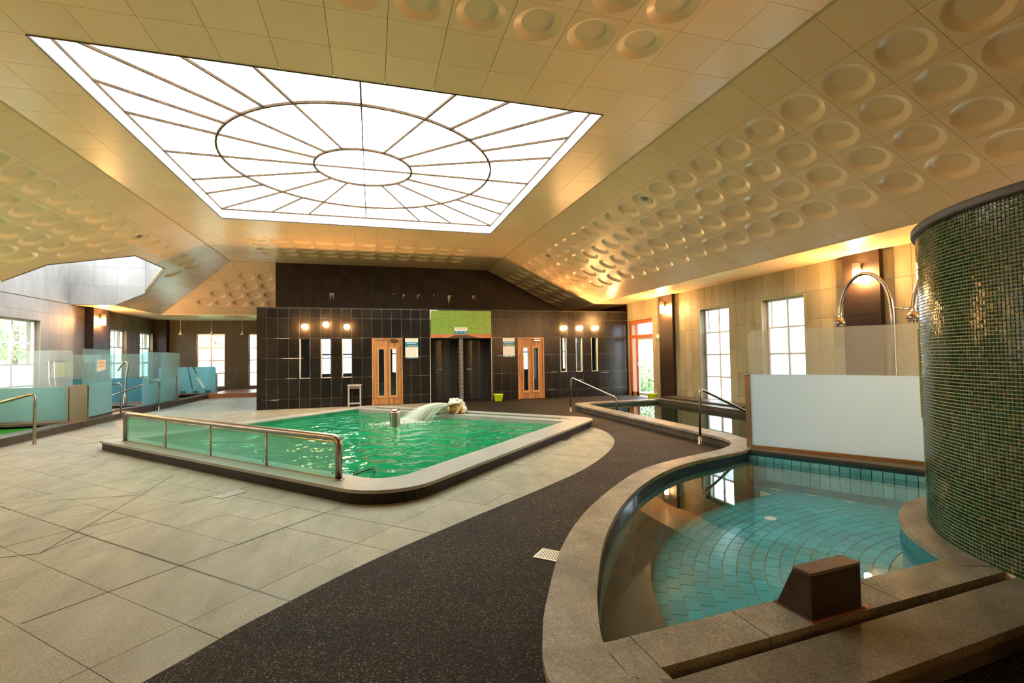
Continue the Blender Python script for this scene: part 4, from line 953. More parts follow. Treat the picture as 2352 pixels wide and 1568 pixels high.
# overflow slot and inner lip along the far right side
iq = inset(GQ, [.45, .29, .36, .42]); lip_o = inset(GQ, [.45, .42, .36, .42]); lip_i = inset(GQ, [.45, .72, .36, .42])
def lerp2(a, b, t): return (a[0]+(b[0]-a[0])*t, a[1]+(b[1]-a[1])*t)
lipA, lipB = [lerp2(lip_o[1], lip_o[2], t) for t in (0, 1)], [lerp2(lip_i[1], lip_i[2], t) for t in (0, 1)]
MB().prism(lipA+lipB[::-1], .02, CT-.012).build('inner_lip', 'coping_pale', gpool)
MB().prism([iq[1], iq[2], lip_o[2], lip_o[1]], .02, .06).build('overflow_gutter', 'coping_dark', gpool)
for t in (0.0, .96):
    a_, b_, c_, d_ = lerp2(iq[1], iq[2], t), lerp2(iq[1], iq[2], t+.04), lerp2(lip_o[1], lip_o[2], t+.04), lerp2(lip_o[1], lip_o[2], t)
    MB().prism([a_, b_, c_, d_], .03, CT-.004).build('gutter_end', 'coping_pale', gpool)
band_tiles(G_IN_Q[2:4], -.05, CT-.04, .11, 'green_wall_tile', 'waterline_tile', gpool, .01, -1)
gw = tag(fill([rounded(inset(GQ, [.455, .30, .365, .425]), [.335, .19, .14, .05])], .055, 'green_water', 'green_pool_water'), 'rippled emerald green water of the square diagonal pool', 'water', kind='stuff')
# overflow: the water stops at the lip, so lift the lip clear of it
# balustrade on the left front coping
A_, B_ = Vector((-3.95, 9.53)), Vector((-.355, 5.58)); posts = [A_.lerp(B_, t) for t in (0, .263, .505, .75, 1.0)]
bal = thing('pool_balustrade', 'steel tube balustrade with four tinted glass panes on the green pool', 'balustrade', (A_.x, A_.y, CT))
dd = (B_-A_).normalized(); HT = .60
path = [(A_.x, A_.y, CT)]+[(A_.x+dd.x*(.075-.075*cos(t)), A_.y+dd.y*(.075-.075*cos(t)), HT-.075+.075*sin(t)) for t in (0, .4, .8, 1.2, 1.57)]+[(B_.x-dd.x*(.075-.075*cos(t)), B_.y-dd.y*(.075-.075*cos(t)), HT-.075+.075*sin(t)) for t in (1.57, 1.2, .8, .4, 0)]+[(B_.x, B_.y, CT)]
MB().tube(path, .038, 16).build('handrail_tube', 'bronze_steel', bal)
for p in (A_, B_): MB().lathe([(.06, 0), (.06, .008), (.04, .012)], (p.x, p.y, CT), 20).build('base_flange', 'bronze_steel', bal)
for p in posts[1:4]:
    MB().tube([(p.x, p.y, CT), (p.x, p.y, HT-.03)], .014, 10).build('post', 'brass_rail', bal); MB().lathe([(.03, 0), (.03, .006), (.015, .01)], (p.x, p.y, CT), 14).build('post_foot', 'brass_rail', bal)
pn = Vector((-dd.y, dd.x))*.004
for i in range(4):
    a, b = posts[i]+dd*(.04 if i == 0 else .016), posts[i+1]-dd*(.04 if i == 3 else .016)
    MB().prism([tuple(a+pn), tuple(a-pn), tuple(b-pn), tuple(b+pn)], CT+.012, HT-.055).build('glass_pane', 'balustrade_pane', bal)
    MB().bar((a.x, a.y, HT-.052), (b.x, b.y, HT-.052), .012, .012).build('top_rail', 'brass_rail', bal); MB().bar((a.x, a.y, CT+.006), (b.x, b.y, CT+.006), .014, .012).build('bottom_rail', 'brass_rail', bal)
    e = b-dd*.06; MB().box(e.x-.008, e.x+.008, e.y-.014, e.y-.008, CT+.05, CT+.075).build('etched_mark', 'print_grey', bal)
# steel bubbler standing in the pool
bo = thing('water_bollard', 'polished steel bollard standing in the green pool', 'bollard', (.45, 10.3, 0))
MB().lathe([(.108, -.5), (.108, .34), (.103, .375), (.088, .40), (.06, .415), (0, .42)], (.45, 10.3, 0), 28).build('bollard_body', 'steel', bo)
MB().lathe([(.111, .33), (.111, .345), (.107, .347)], (.45, 10.3, 0), 28).build('weld_band', 'bronze_steel', bo)
# black hose end hanging in the near corner
tag(MB().tube(spline([(-.22, 5.98, .12), (-.21, 6.1, .075), (-.12, 6.24, .075), (-.02, 6.27, .085), (.02, 6.2, .10), (.015, 6.15, .05), (.0, 6.1, -.1)], 5), .009, 8).build('rubber_hose', 'black_rubber'), 'thin black hose curling on the water in the near corner of the green pool', 'hose')

# stone toad -------------------------------------------------------
TX, TY, TA = 1.90, 11.32, radians(222)
mb = MB()
S3 = lambda c, r, sc: mb.sphere(c, r, 18, 12, sc)
S3((-.06, 0, .15), .15, (1.05, 1.15, .95)); S3((.05, 0, .115), .13, (.95, 1.08, .92))            # back and belly
S3((.055, 0, .262), .125, (1.06, 1.30, .46)); S3((.105, 0, .25), .09, (1.0, 1.50, .36))             # upper jaw, wide and flat
S3((.095, 0, .183), .085, (1.12, 1.62, .30))                                                      # lower lip
for s in (-1, 1):
    S3((.075, s*.088, .318), .044, (1, 1, 1)); S3((.005, s*.055, .325), .04, (1, 1, 1)); S3((.0, s*.135, .285), .038, (1, 1, .9)); S3((-.075, s*.085, .295), .044, (1, 1, .9)); S3((-.14, s*.055, .25), .044, (1, 1, 1)); S3((-.10, s*.145, .225), .042, (1, .9, 1)); S3((-.17, s*.10, .17), .04, (1, 1, 1))
    S3((-.08, s*.165, .09), .085, (1.3, .72, 1.08)); S3((.0, s*.195, .03), .042, (1.7, .9, .65))    # hind legs
    for q, r in (((.02, s*.155, .165), .045), ((.055, s*.168, .125), .038), ((.095, s*.158, .085), .033), ((.125, s*.135, .045), .03), ((.145, s*.12, .02), .028)): S3(q, r, (1, 1, 1))
    for d in (-.032, 0, .032): S3((.178, s*.12+d, .010), .013, (2.0, .8, .8))                        # toes
S3((-.04, 0, .325), .036, (1, 1, 1)); S3((.09, 0, .305), .03, (1, 1, .8)); S3((-.12, 0, .285), .04, (1, 1, .9)); S3((-.19, 0, .20), .045, (1, 1, 1))
tm = mb.mesh('toad_statue', 'toad_stone'); toad = bpy.data.objects.new('toad_statue', tm); COL.objects.link(toad)
toad.location = (TX, TY, CT-.01); toad.rotation_euler = (0, 0, TA); tag(toad, 'pale stone toad statue with golden belly spouting water into the pool', 'statue')
rm = toad.modifiers.new('one_skin', 'REMESH'); rm.mode = 'VOXEL'; rm.voxel_size = .008; rm.use_smooth_shade = True
sm = toad.modifiers.new('soften', 'SMOOTH'); sm.factor = .5; sm.iterations = 2
me_ = MB().sphere((.115, 0, .214), .075, 18, 8, (1.02, 1.62, .22)); mo = put(me_, 'mouth', 'corroded_brown', toad); lab(mo, 'dark open mouth')
for s in (-1, 1): put(MB().sphere((.106, s*.102, .332), .015, 10, 8), 'eye', 'toad_stone', toad)
# water jet
fx, fy = cos(TA), sin(TA); P0 = Vector((TX+fx*.16, TY+fy*.16, CT+.195)); LAND = Vector((.66, 10.72, .056)); jet = MB()
side = Vector((-fy, fx, 0)); D_ = LAND-P0
rnd = random.Random(3)
for k in range(170):
    u = rnd.gauss(0, .5); q = rnd.uniform(.55, 1.08); sp = rnd.uniform(.05, .10); pts = []
    for i in range(13):
        t = i/12; z = P0.z+.50*sp*10*t*q-(P0.z-.056+.50*sp*10*q)*t*t
        pts.append((P0.x+D_.x*t*q+side.x*u*(.05+.17*t), P0.y+D_.y*t*q+side.y*u*(.05+.17*t), max(z, .05)))
    jet.tube(pts, .004, 5, radii=[.0085*(1-.75*i/12) for i in range(13)])
tag(jet.build('water_jet', 'falling_water'), 'arc of white water falling from the toad into the green pool', 'water', kind='stuff')
sp_ = MB()
for k in range(2600):
    r_ = abs(rnd.gauss(0, .20)); a = rnd.uniform(0, 2*pi); s_ = rnd.uniform(.0018, .0065)*(1.35-min(r_, .9)); sp_.sphere((LAND.x+r_*cos(a)*1.6, LAND.y+r_*sin(a)*.9, .056+abs(rnd.gauss(0, .045))*max(0, 1-r_/.35)), s_, 5, 3, (1.8, 1.8, .8))
tag(sp_.build('water_splash', 'foam'), 'white foam where the jet strikes the green water', 'foam', kind='stuff')
# little notice beside the toad
ns = thing('poolside_notice', 'small white notice tilted on the pool edge beside the toad', 'sign', (1.57, 11.40, CT), rz=radians(-18))
def tilt(mb): mb.v = [(x, y*cos(.5)-z*sin(.5), y*sin(.5)+z*cos(.5)) for x, y, z in mb.v]; return mb
put(tilt(MB().box(-.155, .155, -.006, .006, .0, .2)), 'board', 'sign_white', ns); put(tilt(MB().box(-.165, .165, -.014, -.006, -.03, .0)), 'holder', 'black_rubber', ns)
put(tilt(MB().box(-.07, .075, -.008, -.006, .14, .168)), 'red_print', 'print_red', ns)
for z in (.03, .06, .085, .11): put(tilt(MB().box(-.11, .11, -.008, -.006, z, z+.008)), 'print_line', 'print_grey', ns)

# blue pool and right-hand pool ------------------------------------
bpool = thing('blue_pool', 'round-edged pool of clear turquoise water round the mosaic drum', 'pool', (3, 3.6, 0))
cpA, cpB = OUTER[i0:], INNER[j0:]
mb = MB(); mb.strip(cpA, cpB, CT-.04, CT, n=90); mb.build('curved_coping', 'coping_stone', bpool)
sh = resample(cpA, 90); si = resample(cpB, 90)
kerb = [lerp2(sh[i], si[i], .08) for i in range(90)]; kerb2 = [lerp2(sh[i], si[i], .9) for i in range(90)]
mb = MB(); mb.strip(kerb, kerb2, -.02, CT-.04); mb.build('kerb', 'coping_dark', bpool)
# near coping: slabs, slot, broad slab
nA, nB = (1.0, 2.02), (3.75, 2.188); sA, sB = (1.146, 1.789), (3.75, 1.95); tA, tB = (1.15, 1.712), (3.75, 1.8876); oA, oB = (1.06, 1.41), (3.75, 1.603)
br = [0, .06, .33, .69, 1.0]
MB().prism([(.99, 1.98), nA, lerp2(nA, nB, .050), sA, tA, (1.10, 1.735), (1.04, 1.75), (1.0, 1.79)], .0, CT-.002).build('coping_slab', 'coping_stone', bpool)
for t0, t1 in ((.050, .268), (.268, .595), (.595, 1.0)):
    f = lambda t: (t-.050)/(1-.050); MB().prism([lerp2(nA, nB, t0+.0012), lerp2(nA, nB, t1-.0012), lerp2(sA, sB, f(t1)-.0012), lerp2(sA, sB, f(t0)+.0012)], .02, CT).build('coping_slab', 'coping_stone', bpool)
MB().prism([(1.10, 1.735), tA, tB, oB, oA], CT-.045, CT-.001).build('near_slab', 'coping_shaded', bpool)
MB().prism([sA, sB, tB, tA], -.10, .02).build('slot_floor', 'dark_grout', bpool)
MB().prism([nA, nB, (3.75, 1.63), (1.1, 1.45)], -.02, .019).build('near_kerb_core', 'coping_dark', bpool)
MB().prism([(.98, 1.44), (3.7, 1.63), (3.7, 1.70), (.98, 1.52)], -.02, CT-.045).build('outer_fascia', 'coping_dark', bpool)
MB().prism([(.9, 1.6), (1.25, 1.66), (1.25, 1.70), (1.13, 1.72), (1.13, 2.0), (.98, 2.04)], .0, CT-.006).build('joint_bed', 'coping_stone', bpool)
# ring of coping round the drum
mb = MB(); mb.strip([drum(a, 1.44) for a in range(160, 44, -4)], [drum(a, 1.645) for a in range(160, 44, -4)], CT-.04, CT+.002); mb.build('drum_coping', 'coping_stone', bpool)
# screen-side coping
e1 = (SC_B-SC_A).normalized(); en = Vector((e1.y, -e1.x))*-1
if en.x < 0: en = -en
q0, q1 = Vector((4.884, 5.39)), Vector((6.20, 3.05))
q2 = q0+Vector((.25, .15)); q3 = q1+Vector((.42, .25))
mb = MB(); mb.prism([tuple(q0), tuple(q1), tuple(q3), tuple(q2)], CT-.075, CT-.001); mb.build('screen_coping', 'coping_dark', bpool)
MB().prism([tuple(q0+Vector((.02, .01))), tuple(q1+Vector((.02, .01))), tuple(q3), tuple(q2)], -.5, CT-.075).build('screen_wall', 'dark_green_tile', bpool)
ZB = -.32
ring_wall(B_LOOP, ZB, CT-.03, 'basin_teal', 'basin_wall', bpool)
fill([B_LOOP], ZB, 'pool_grout', 'basin_floor', bpool)
MB().prism([tuple(q0), tuple(q1), tuple(q1+Vector((.01, .006))), tuple(q0+Vector((.01, .006)))], -.24, .076).build('band_bed', 'pool_grout_pale', bpool)
band_tiles([tuple(q0), tuple(q1)], -.075, .074, .105, 'band_tile', 'band_tile', bpool, .006, -1, gap=.008)
band_tiles([tuple(q0), tuple(q1)], -.23, -.083, .105, 'band_tile', 'band_tile', bpool, .006, -1, gap=.008)
band_tiles(B_CURVE, .0, CT-.045, .055, 'rim_mosaic', 'rim_tile', bpool, .006, -1 if area(B_LOOP) < 0 else 1)
# bench round the curved side
bn_o = [drum(a, 3.95) for a in range(178, 94, -2)]; bn_i = [drum(a, 3.42) for a in range(178, 94, -2)]
bcl = []
mb = MB()
for k in range(len(bn_o)-1):
    q = [bn_o[k], bn_o[k+1], bn_i[k+1], bn_i[k]]
    r = half(q, nA, nB)                                     # stop at the near coping
    if r: mb.prism(r, ZB, -.20)
bench = mb.build('bench', 'bench_tile', bpool); lab(bench, 'dark tiled bench under water')
# bottom tiles in arcs about the drum
cand = []; r = 3.415+.106*9; row = 0
while r > 1.75:
    st = .19/r; a = radians(40)+(row % 2)*st/2
    while a < radians(182):
        if r > 3.43 and a > radians(92): break
        q = [(CC[0]+rr*cos(aa), CC[1]+rr*sin(aa)) for rr, aa in ((r-.004, a+.004/r), (r-.004, a+st-.004/r), (r-.102, a+st-.004/r), (r-.102, a+.004/r))]
        c = (CC[0]+(r-.053)*cos(a+st/2), CC[1]+(r-.053)*sin(a+st/2))
        if hypot(c[0]-CC[0], c[1]-CC[1]) < 1.7: q = []
        elif inside(c, B_LOOP) and not all(inside(x, B_LOOP) for x in q): q = half(q, (6.19, 3.05), (4.875, 5.39)) or half(q, (4.875, 5.39), (6.19, 3.05))
        if q and inside(c, B_LOOP): cand.append((hypot(*c), q, c))
        a += st
    r -= .106; row += 1
cand.sort(key=lambda s: s[0] if in_frame((s[2][0], s[2][1], ZB), 0) else 99)
rest = MB()
for n, (d, q, c) in enumerate(cand):
    if n < 300 and d < 99: MB().prism(q, ZB, ZB+.006).build('floor_tile', 'pool_tile', bpool)
    else: rest.prism(q, ZB, ZB+.006)
o = rest.build('further_floor_tiles', 'pool_tile', bpool); o['kind'] = 'stuff'
mb = MB(); dc = (4.07, 4.21, ZB+.006)
mb.lathe([(.0, .006), (.02, .006), (.024, .0)], dc, 16); mb.lathe([(.034, .0), (.037, .007), (.05, .007), (.058, .0)], dc, 20); mb.build('floor_inlet', 'sign_white', bpool)
tag(fill([B_LOOP], .045, 'blue_water', 'blue_pool_water'), 'still clear turquoise water of the round-edged near pool', 'water', kind='stuff')
# spout block
bl = thing('spout_block', 'dark bronze wedge-sided spout block on the near pool coping', 'spout', (2.2, 1.95, CT), rz=radians(4.2))
def wedge(x0, x1, yb0, yb1, yt0, yt1, z0, z1):
    mb = MB(); mb.add([(x0,yb0,z0),(x1,yb0,z0),(x1,yb1,z0),(x0,yb1,z0),(x0,yt0,z1),(x1,yt0,z1),(x1,yt1,z1),(x0,yt1,z1)], [(3,2,1,0),(4,5,6,7),(0,1,5,4),(1,2,6,5),(2,3,7,6),(3,0,4,7)]); return mb
b_ = put(wedge(-.175, .175, -.075, .13, -.075, .025, 0, .222), 'block_body', 'block_bronze', bl)
bv = b_.modifiers.new('b', 'BEVEL'); bv.width = .006; bv.segments = 2
b_ = put(MB().box(-.177, .177, -.077, .027, .222, .230), 'top_plate', 'block_top', bl); bv = b_.modifiers.new('b', 'BEVEL'); bv.width = .004; bv.segments = 2
put(MB().box(-.185, .185, -.083, .138, -.001, .006), 'base_flange', 'corroded_brown', bl)
put(MB().prism([(-.19, -.087), (.2, -.087), (.25, -.05), (.19, -.06), (.18, -.07), (-.185, -.07)], .0, .0022), 'rust_stain', 'copper_paint', bl)

rpool = thing('right_pool', 'rectangular dark-water pool along the right windows', 'pool', (6.9, 9, 0))
mb = MB(); mb.strip(OUTER[:i0+1], INNER[:j0+1], CT-.04, CT, n=50); mb.build('coping', 'coping_stone', rpool)
so, si = resample(OUTER[:i0+1], 50), resample(INNER[:j0+1], 50)
mb = MB(); mb.strip([lerp2(so[i], si[i], .06) for i in range(50)], [lerp2(so[i], si[i], .92) for i in range(50)], -.02, CT-.04); mb.build('kerb', 'coping_dark', rpool)
ring_wall(R_LOOP, -.9, CT-.03, 'dark_green_tile', 'basin_wall', rpool); fill([R_LOOP], -.9, 'dark_green_tile', 'basin_floor', rpool)
for x0, x1, z1, nm in ((7.93, 8.20, CT+.02, 'inner_ledge'), (8.30, XR-.12, CT+.06, 'wall_ledge')): MB().box(x0, x1, 3.2, 12.5, -.3, z1).build(nm, 'coping_dark', rpool)
MB().box(8.20, 8.30, 3.2, 12.5, -.3, .05).build('gutter', 'black_rubber', rpool)
MB().box(5.6, XR-.12, 12.44, 12.62, -.02, CT-.03).build('end_kerb', 'coping_dark', rpool)
tag(fill([R_LOOP], .06, 'dark_water', 'right_pool_water'), 'dark mirror-like water of the pool along the right windows', 'water', kind='stuff')

# mosaic drum ------------------------------------------------------
RD, HD = 1.47, 2.325
dm = thing('mosaic_drum', 'tall curved drum clad in green glass mosaic with a dark rim', 'drum', (CC[0], CC[1], 0))
MB().lathe([(RD-.004, 0), (RD-.004, HD)], (CC[0], CC[1], 0), 160).build('drum_body', 'mosaic_grout', dm)
MB().lathe([(RD-.12, HD), (RD+.028, HD), (RD+.032, HD+.012), (RD+.03, HD+.05), (RD+.02, HD+.06), (RD-.12, HD+.06)], (CC[0], CC[1], 0), 120).build('rim_cap', 'rim_cap', dm)
MB().lathe([(0, HD+.03), (RD-.1, HD+.03)], (CC[0], CC[1], 0), 60).build('drum_top', 'rim_cap', dm)
TINTS = [(.014, .048, .019), (.018, .062, .024), (.024, .080, .032), (.034, .100, .040), (.048, .112, .046), (.015, .066, .040), (.026, .084, .060), (.050, .080, .028), (.07, .10, .04), (.012, .036, .016), (.11, .15, .07), (.12, .055, .025)]
WTS = [9, 10, 9, 7, 4, 6, 4, 4, 2, 8, 1, .25]
def brick(w, h):
    return [(-w/2,0,-h/2),(w/2,0,-h/2),(w/2,0,h/2),(-w/2,0,h/2),(-w/2+.0012,.0045,-h/2+.0012),(w/2-.0012,.0045,-h/2+.0012),(w/2-.0012,.0045,h/2-.0012),(-w/2+.0012,.0045,h/2-.0012)], [(4,5,6,7),(0,1,5,4),(1,2,6,5),(2,3,7,6),(3,0,4,7)]
PT = .0229; da = PT/RD; rows = int((HD-CT)/PT); ph = (HD-CT)/rows; cand = []
a = radians(95)
while a < radians(236):
    for j in range(rows):
        z = CT+ph*(j+.5); p = (CC[0]+RD*cos(a), CC[1]+RD*sin(a), z); cand.append((a, z, p, hypot(p[0], p[1]) if in_frame(p, -6) and z < 2.2 else 99))
    a += da
order = sorted(range(len(cand)), key=lambda i: cand[i][3]); near = set(i for i in order[:300])
vs, fs = brick(PT-.0048, ph-.0048)
def tint_mesh(col):
    me = bpy.data.meshes.new('mosaic_tile'); me.from_pydata(vs, [], fs); me.materials.append(MATS['mosaic']); ca = me.color_attributes.new('tint', 'FLOAT_COLOR', 'POINT')
    for d in ca.data: d.color = rgba(col)
    return me
TM = [tint_mesh(c) for c in TINTS]
bigv, bigf, bigc = [], [], []
rm_ = random.Random(11)
for i, (a, z, p, d) in enumerate(cand):
    k = rm_.choices(range(len(TINTS)), WTS)[0]; M = Matrix.Translation(p) @ Matrix.Rotation(a-pi/2, 4, 'Z') @ Matrix.Rotation(rm_.uniform(-.022, .022), 4, 'X') @ Matrix.Rotation(rm_.uniform(-.022, .022), 4, 'Z')
    if i in near:
        o = bpy.data.objects.new('mosaic_tile', TM[k]); COL.objects.link(o); o.parent = dm; o.matrix_parent_inverse = dm.matrix_world.inverted(); o.matrix_basis = M
    else:
        n = len(bigv); g = rm_.uniform(.8, 1.2); bigv += [tuple(M @ Vector(v)) for v in vs]; bigf += [tuple(x+n for x in f) for f in fs]; bigc += [(TINTS[k][0]*g, TINTS[k][1]*g, TINTS[k][2]*g)]*len(vs)
me = bpy.data.meshes.new('further_mosaic_tiles'); me.from_pydata(bigv, [], bigf); me.materials.append(MATS['mosaic']); ca = me.color_attributes.new('tint', 'FLOAT_COLOR', 'POINT')
ca.data.foreach_set('color', [x for c in bigc for x in (*c, 1)])
o = link('further_mosaic_tiles', me, dm); o['kind'] = 'stuff'
tag(MB().strip([drum(a, RD+.004) for a in (108, 112, 116, 120, 123.5)], [drum(a, RD+.013) for a in (108, 112, 116, 120, 123.5)], .92, 1.62).build('drum_notice', 'sign_yellow'), 'narrow yellow notice on the edge of the mosaic drum', 'sign')

# glass screens ----------------------------------------------------
def screen(name, label, a, b, z0, z1, zf, clear, frost, posts=(), rail='bronze_steel', group=None, rad=.09, round_a=True, round_b=True):
    a, b = Vector(a), Vector(b); L = (b-a).length; d = (b-a)/L; n = Vector((-d.y, d.x)); t = thing(name, label, 'glass screen', (a.x, a.y, z0), group)
    fn = lambda s, z, c: (a.x+d.x*s+n.x*c, a.y+d.y*s+n.y*c, z)
    top = []
    for i in range(9):
        q = pi/2*i/8; top.append((L-rad+rad*sin(q) if False else L-rad+rad*cos(q), z1-rad+rad*sin(q))) if round_b else (top.append((L, z1)) if i == 0 else None)
    for i in range(9):
        q = pi/2*i/8; top.append((rad-rad*sin(q), z1-rad+rad*cos(q))) if round_a else (top.append((0, z1)) if i == 0 else None)
    MB().prism([(L, zf), *top, (0, zf)], -.006, .006, fn).build('clear_glass', clear, t)
    MB().prism(rect(0, L, z0+.02, zf), -.0065, .0065, fn).build('frosted_band', frost, t)
    MB().prism(rect(-.02, L+.02, z0, z0+.035), -.016, .016, fn).build('bottom_channel', rail, t)
    for s0, s1, hz in posts:
        MB().prism(rect(s0, s1, z0, hz), -.022, .022, fn).build('end_post', 'bronze_steel', t)
        MB().tube([fn((s0+s1)/2, hz-.01, 0), fn((s0+s1)/2, hz+.01, 0)], (s1-s0)/2, 10).build('post_cap', 'bronze_steel', t)
    return t
screen('glass_screen', 'large frosted glass screen beside the mosaic drum with bronze post', SC_A, SC_B, CT, 1.765, 1.16, 'screen_clear', 'screen_frost', [(-.05, .015, 1.15)], 'brass_rail', round_b=False)
# left-hand pools: kerbs, basins, water
lpool = thing('left_pool', 'long low pool of bright green water along the left wall', 'pool', (-7.8, 8, 0))
KX = -6.28
MB().box(KX-.35, KX, 1.6, 15.55, CT-.04, CT).build('coping', 'coping_dark', lpool); MB().box(KX-.33, KX-.02, 1.6, 15.55, -.02, CT-.04).build('kerb', 'coping_dark', lpool)
ring_wall(LP_LOOP, -.6, CT-.05, 'green_wall_tile', 'basin_wall', lpool); fill([LP_LOOP], -.6, 'green_wall_tile', 'basin_floor', lpool)
MB().box(XL+.02, KX-.35, 13.1, 13.45, -.02, CT).build('end_coping', 'coping_dark', lpool)
MB().box(XL+.02, KX-.35, 1.6, 2.0, -.02, CT).build('end_coping', 'coping_dark', lpool)
tag(fill([LP_LOOP], .06, 'bright_green_water', 'left_pool_water'), 'bright green water of the long pool at the left edge', 'water', kind='stuff')
jp = thing('whirlpool', 'small round dark-rimmed whirlpool behind the left glass screens', 'pool', (JAC[0], JAC[1], 0))
deck = [(XL+.02, 13.45), (KX-.33, 13.45), (KX-.33, 15.5), (KX-.25, 15.75), (KX-.08, 16.2), (KX-.02, 16.6), (KX-.02, 18.2), (XL+.02, 18.2)]
me_o = fill([deck, JAC_LOOP], CT+.03, 'coping_dark', 'deck', jp)
ring_wall(deck, -.02, CT+.03, 'coping_dark', 'deck_side', jp); ring_wall(JAC_LOOP, -.5, CT+.03, 'bench_tile', 'basin_wall', jp); fill([JAC_LOOP], -.5, 'bench_tile', 'basin_floor', jp)
MB().lathe([(.78, 0), (.78, .045), (.98, .045), (1.0, .03), (1.0, 0)], (JAC[0], JAC[1], CT+.005), 40).build('rim', 'coping_dark', jp)
tag(fill([[(JAC[0]+.77*cos(2*pi*k/24), JAC[1]+.77*sin(2*pi*k/24)) for k in range(24)]], .10, 'dark_water', 'whirlpool_water'), 'dark water in the small round whirlpool', 'water', kind='stuff')
fpl = thing('far_left_pool', 'dark low pool behind the patterned glass at the far left', 'pool', (-7.6, 21, 0))
MB().box(KX-.32, KX+.0, 16.9, 22.6, -.02, CT).build('coping', 'coping_dark', fpl); MB().box(XL+.27, KX-.32, 18.2, 20.2, -.02, CT).build('end_coping', 'coping_dark', fpl); MB().box(XL+.02, KX, 22.5, 22.95, -.02, CT).build('end_coping', 'coping_dark', fpl)
ring_wall(FP_LOOP, -.6, CT-.04, 'dark_green_tile', 'basin_wall', fpl); fill([FP_LOOP], -.6, 'dark_green_tile', 'basin_floor', fpl)
tag(fill([FP_LOOP], .06, 'dark_water', 'far_pool_water'), 'dark water of the far left pool', 'water', kind='stuff')
screen('glass_screen', 'tall frosted glass screen across the end of the long green pool', (XL+.05, 13.3), (-6.54, 13.3), CT, 1.76, .93, 'screen_clear', 'teal_frost', round_a=False)
pt_ = thing('screen_plate', 'bronze steel end plate between the two near left screens', 'end plate', (-6.33, 13.12, CT))
MB().prism([(-6.50, CT), (-6.16, CT), (-6.16, .935), (-6.20, .975), (-6.46, .975), (-6.50, .935)], 13.08, 13.14, lambda a, b, c: (a, c, b)).build('plate', 'bronze_steel', pt_)
MB().prism([(-6.54, CT), (-6.50, CT), (-6.50, .935), (-6.54, .91)], 13.06, 13.30, lambda a, b, c: (a, c, b)).build('return', 'bronze_steel', pt_); MB().box(-6.5, -6.16, 13.07, 13.15, CT, CT+.02).build('foot', 'brass_rail', pt_)
screen('glass_screen', 'glass screen with a taped paper notice beside the bronze plate', (-6.46, 13.52), (-6.54, 15.02), CT, 1.80, .975, 'teal_clear', 'teal_frost', round_b=False)
pn_ = thing('paper_notice', 'torn white paper notice with orange print taped to the left screen', 'notice', (-6.48, 14.35, 1.25))
MB().prism([(14.15, 1.53), (14.52, 1.54), (14.55, 1.52), (14.53, 1.42), (14.55, 1.30), (14.40, 1.275), (14.30, 1.26), (14.17, 1.25), (14.14, 1.28), (14.17, 1.36), (14.16, 1.46), (14.14, 1.49)], -6.475, -6.470, lambda a, b, c: (c, a, b)).build('sheet', 'paper', pn_)
for z, y0, y1, m_ in ((1.475, 14.2, 14.38, 'print_orange'), (1.475, 14.38, 14.5, 'print_grey'), (1.43, 14.2, 14.47, 'print_grey'), (1.375, 14.23, 14.40, 'print_orange'), (1.38, 14.40, 14.47, 'print_grey')): MB().box(-6.469, -6.468, y0, y1, z-.01, z+.012).build('print_line', m_, pn_)
screen('glass_screen', 'deep teal glass screen behind the whirlpool faucet', (XL+.05, 18.1), (-7.02, 18.1), CT+.03, 1.73, .97, 'teal_clear', 'teal_deep', [(2.08, 2.15, .97)], round_a=False)
screen('glass_screen', 'pale teal glass screen right of the whirlpool handrail', (-6.44, 16.5), (-6.42, 19.05), CT, 1.77, .975, 'teal_clear', 'teal_frost', [(2.50, 2.62, .95)])
mb = thing('glass_screen', 'short frosted glass screen standing just behind the far end of the pale teal one', 'glass screen', (-6.9, 19.3, CT))
MB().box(-6.98, -6.42, 19.25, 19.262, CT, 1.76).build('frosted_glass', 'teal_clear', mb); MB().box(-6.98, -6.42, 19.24, 19.27, CT, CT+.03).build('bottom_channel', 'bronze_steel', mb)
se = thing('patterned_screen', 'low turquoise glass panel with white wave lines at the far pool', 'glass screen', (-6.9, 22.7, CT))
def rr2(x0, x1, z0, z1, r): return [(x0, z0), (x1, z0)]+[(x1-r+r*cos(q), z1-r+r*sin(q)) for q in (0, .4, .8, 1.2, 1.57)]+[(x0, z1)]
MB().prism(rr2(-8.3, -6.26, CT+.02, 1.24, .09), 22.70, 22.712, lambda a, b, c: (a, c, b)).build('glass_panel', 'shelf_teal', se)
for k in range(15):
    x0 = -7.55+.42*(k % 3); z0 = .30+.062*k; pts = [(x0+.16*i/5*1.0+.05, 22.694, z0+.05*(i/5)**2*2) for i in range(9)]
    pts = [p for p in pts if p[0] < -6.3 and p[2] < 1.2]
    if len(pts) > 2: MB().tube(pts, .007, 5).build('wave_line', 'wave_white', se)
MB().prism([(-6.98, .80), (-6.88, .80), (-6.62, .36), (-6.74, .36)], 22.690, 22.697, lambda a, b, c: (a, c, b)).build('pale_stripe', 'wave_white', se)
for q in ([(-7.30, 1.24), (-7.26, 1.24), (-7.08, .30), (-7.12, .30)], [(-7.12, 1.24), (-7.03, 1.24), (-6.93, .95), (-6.99, .95)]): MB().prism(q, 22.691, 22.698, lambda a, b, c: (a, c, b)).build('dark_stripe', 'wave_dark', se)
for x in (-7.45, -7.0, -6.55): MB().prism([(x-.10, .17), (x+.10, .17), (x+.11, .25), (x+.03, .27), (x-.04, .25), (x-.09, .28)], 22.69, 22.697, lambda a, b, c: (a, c, b)).build('rock_motif', 'wave_dark', se)
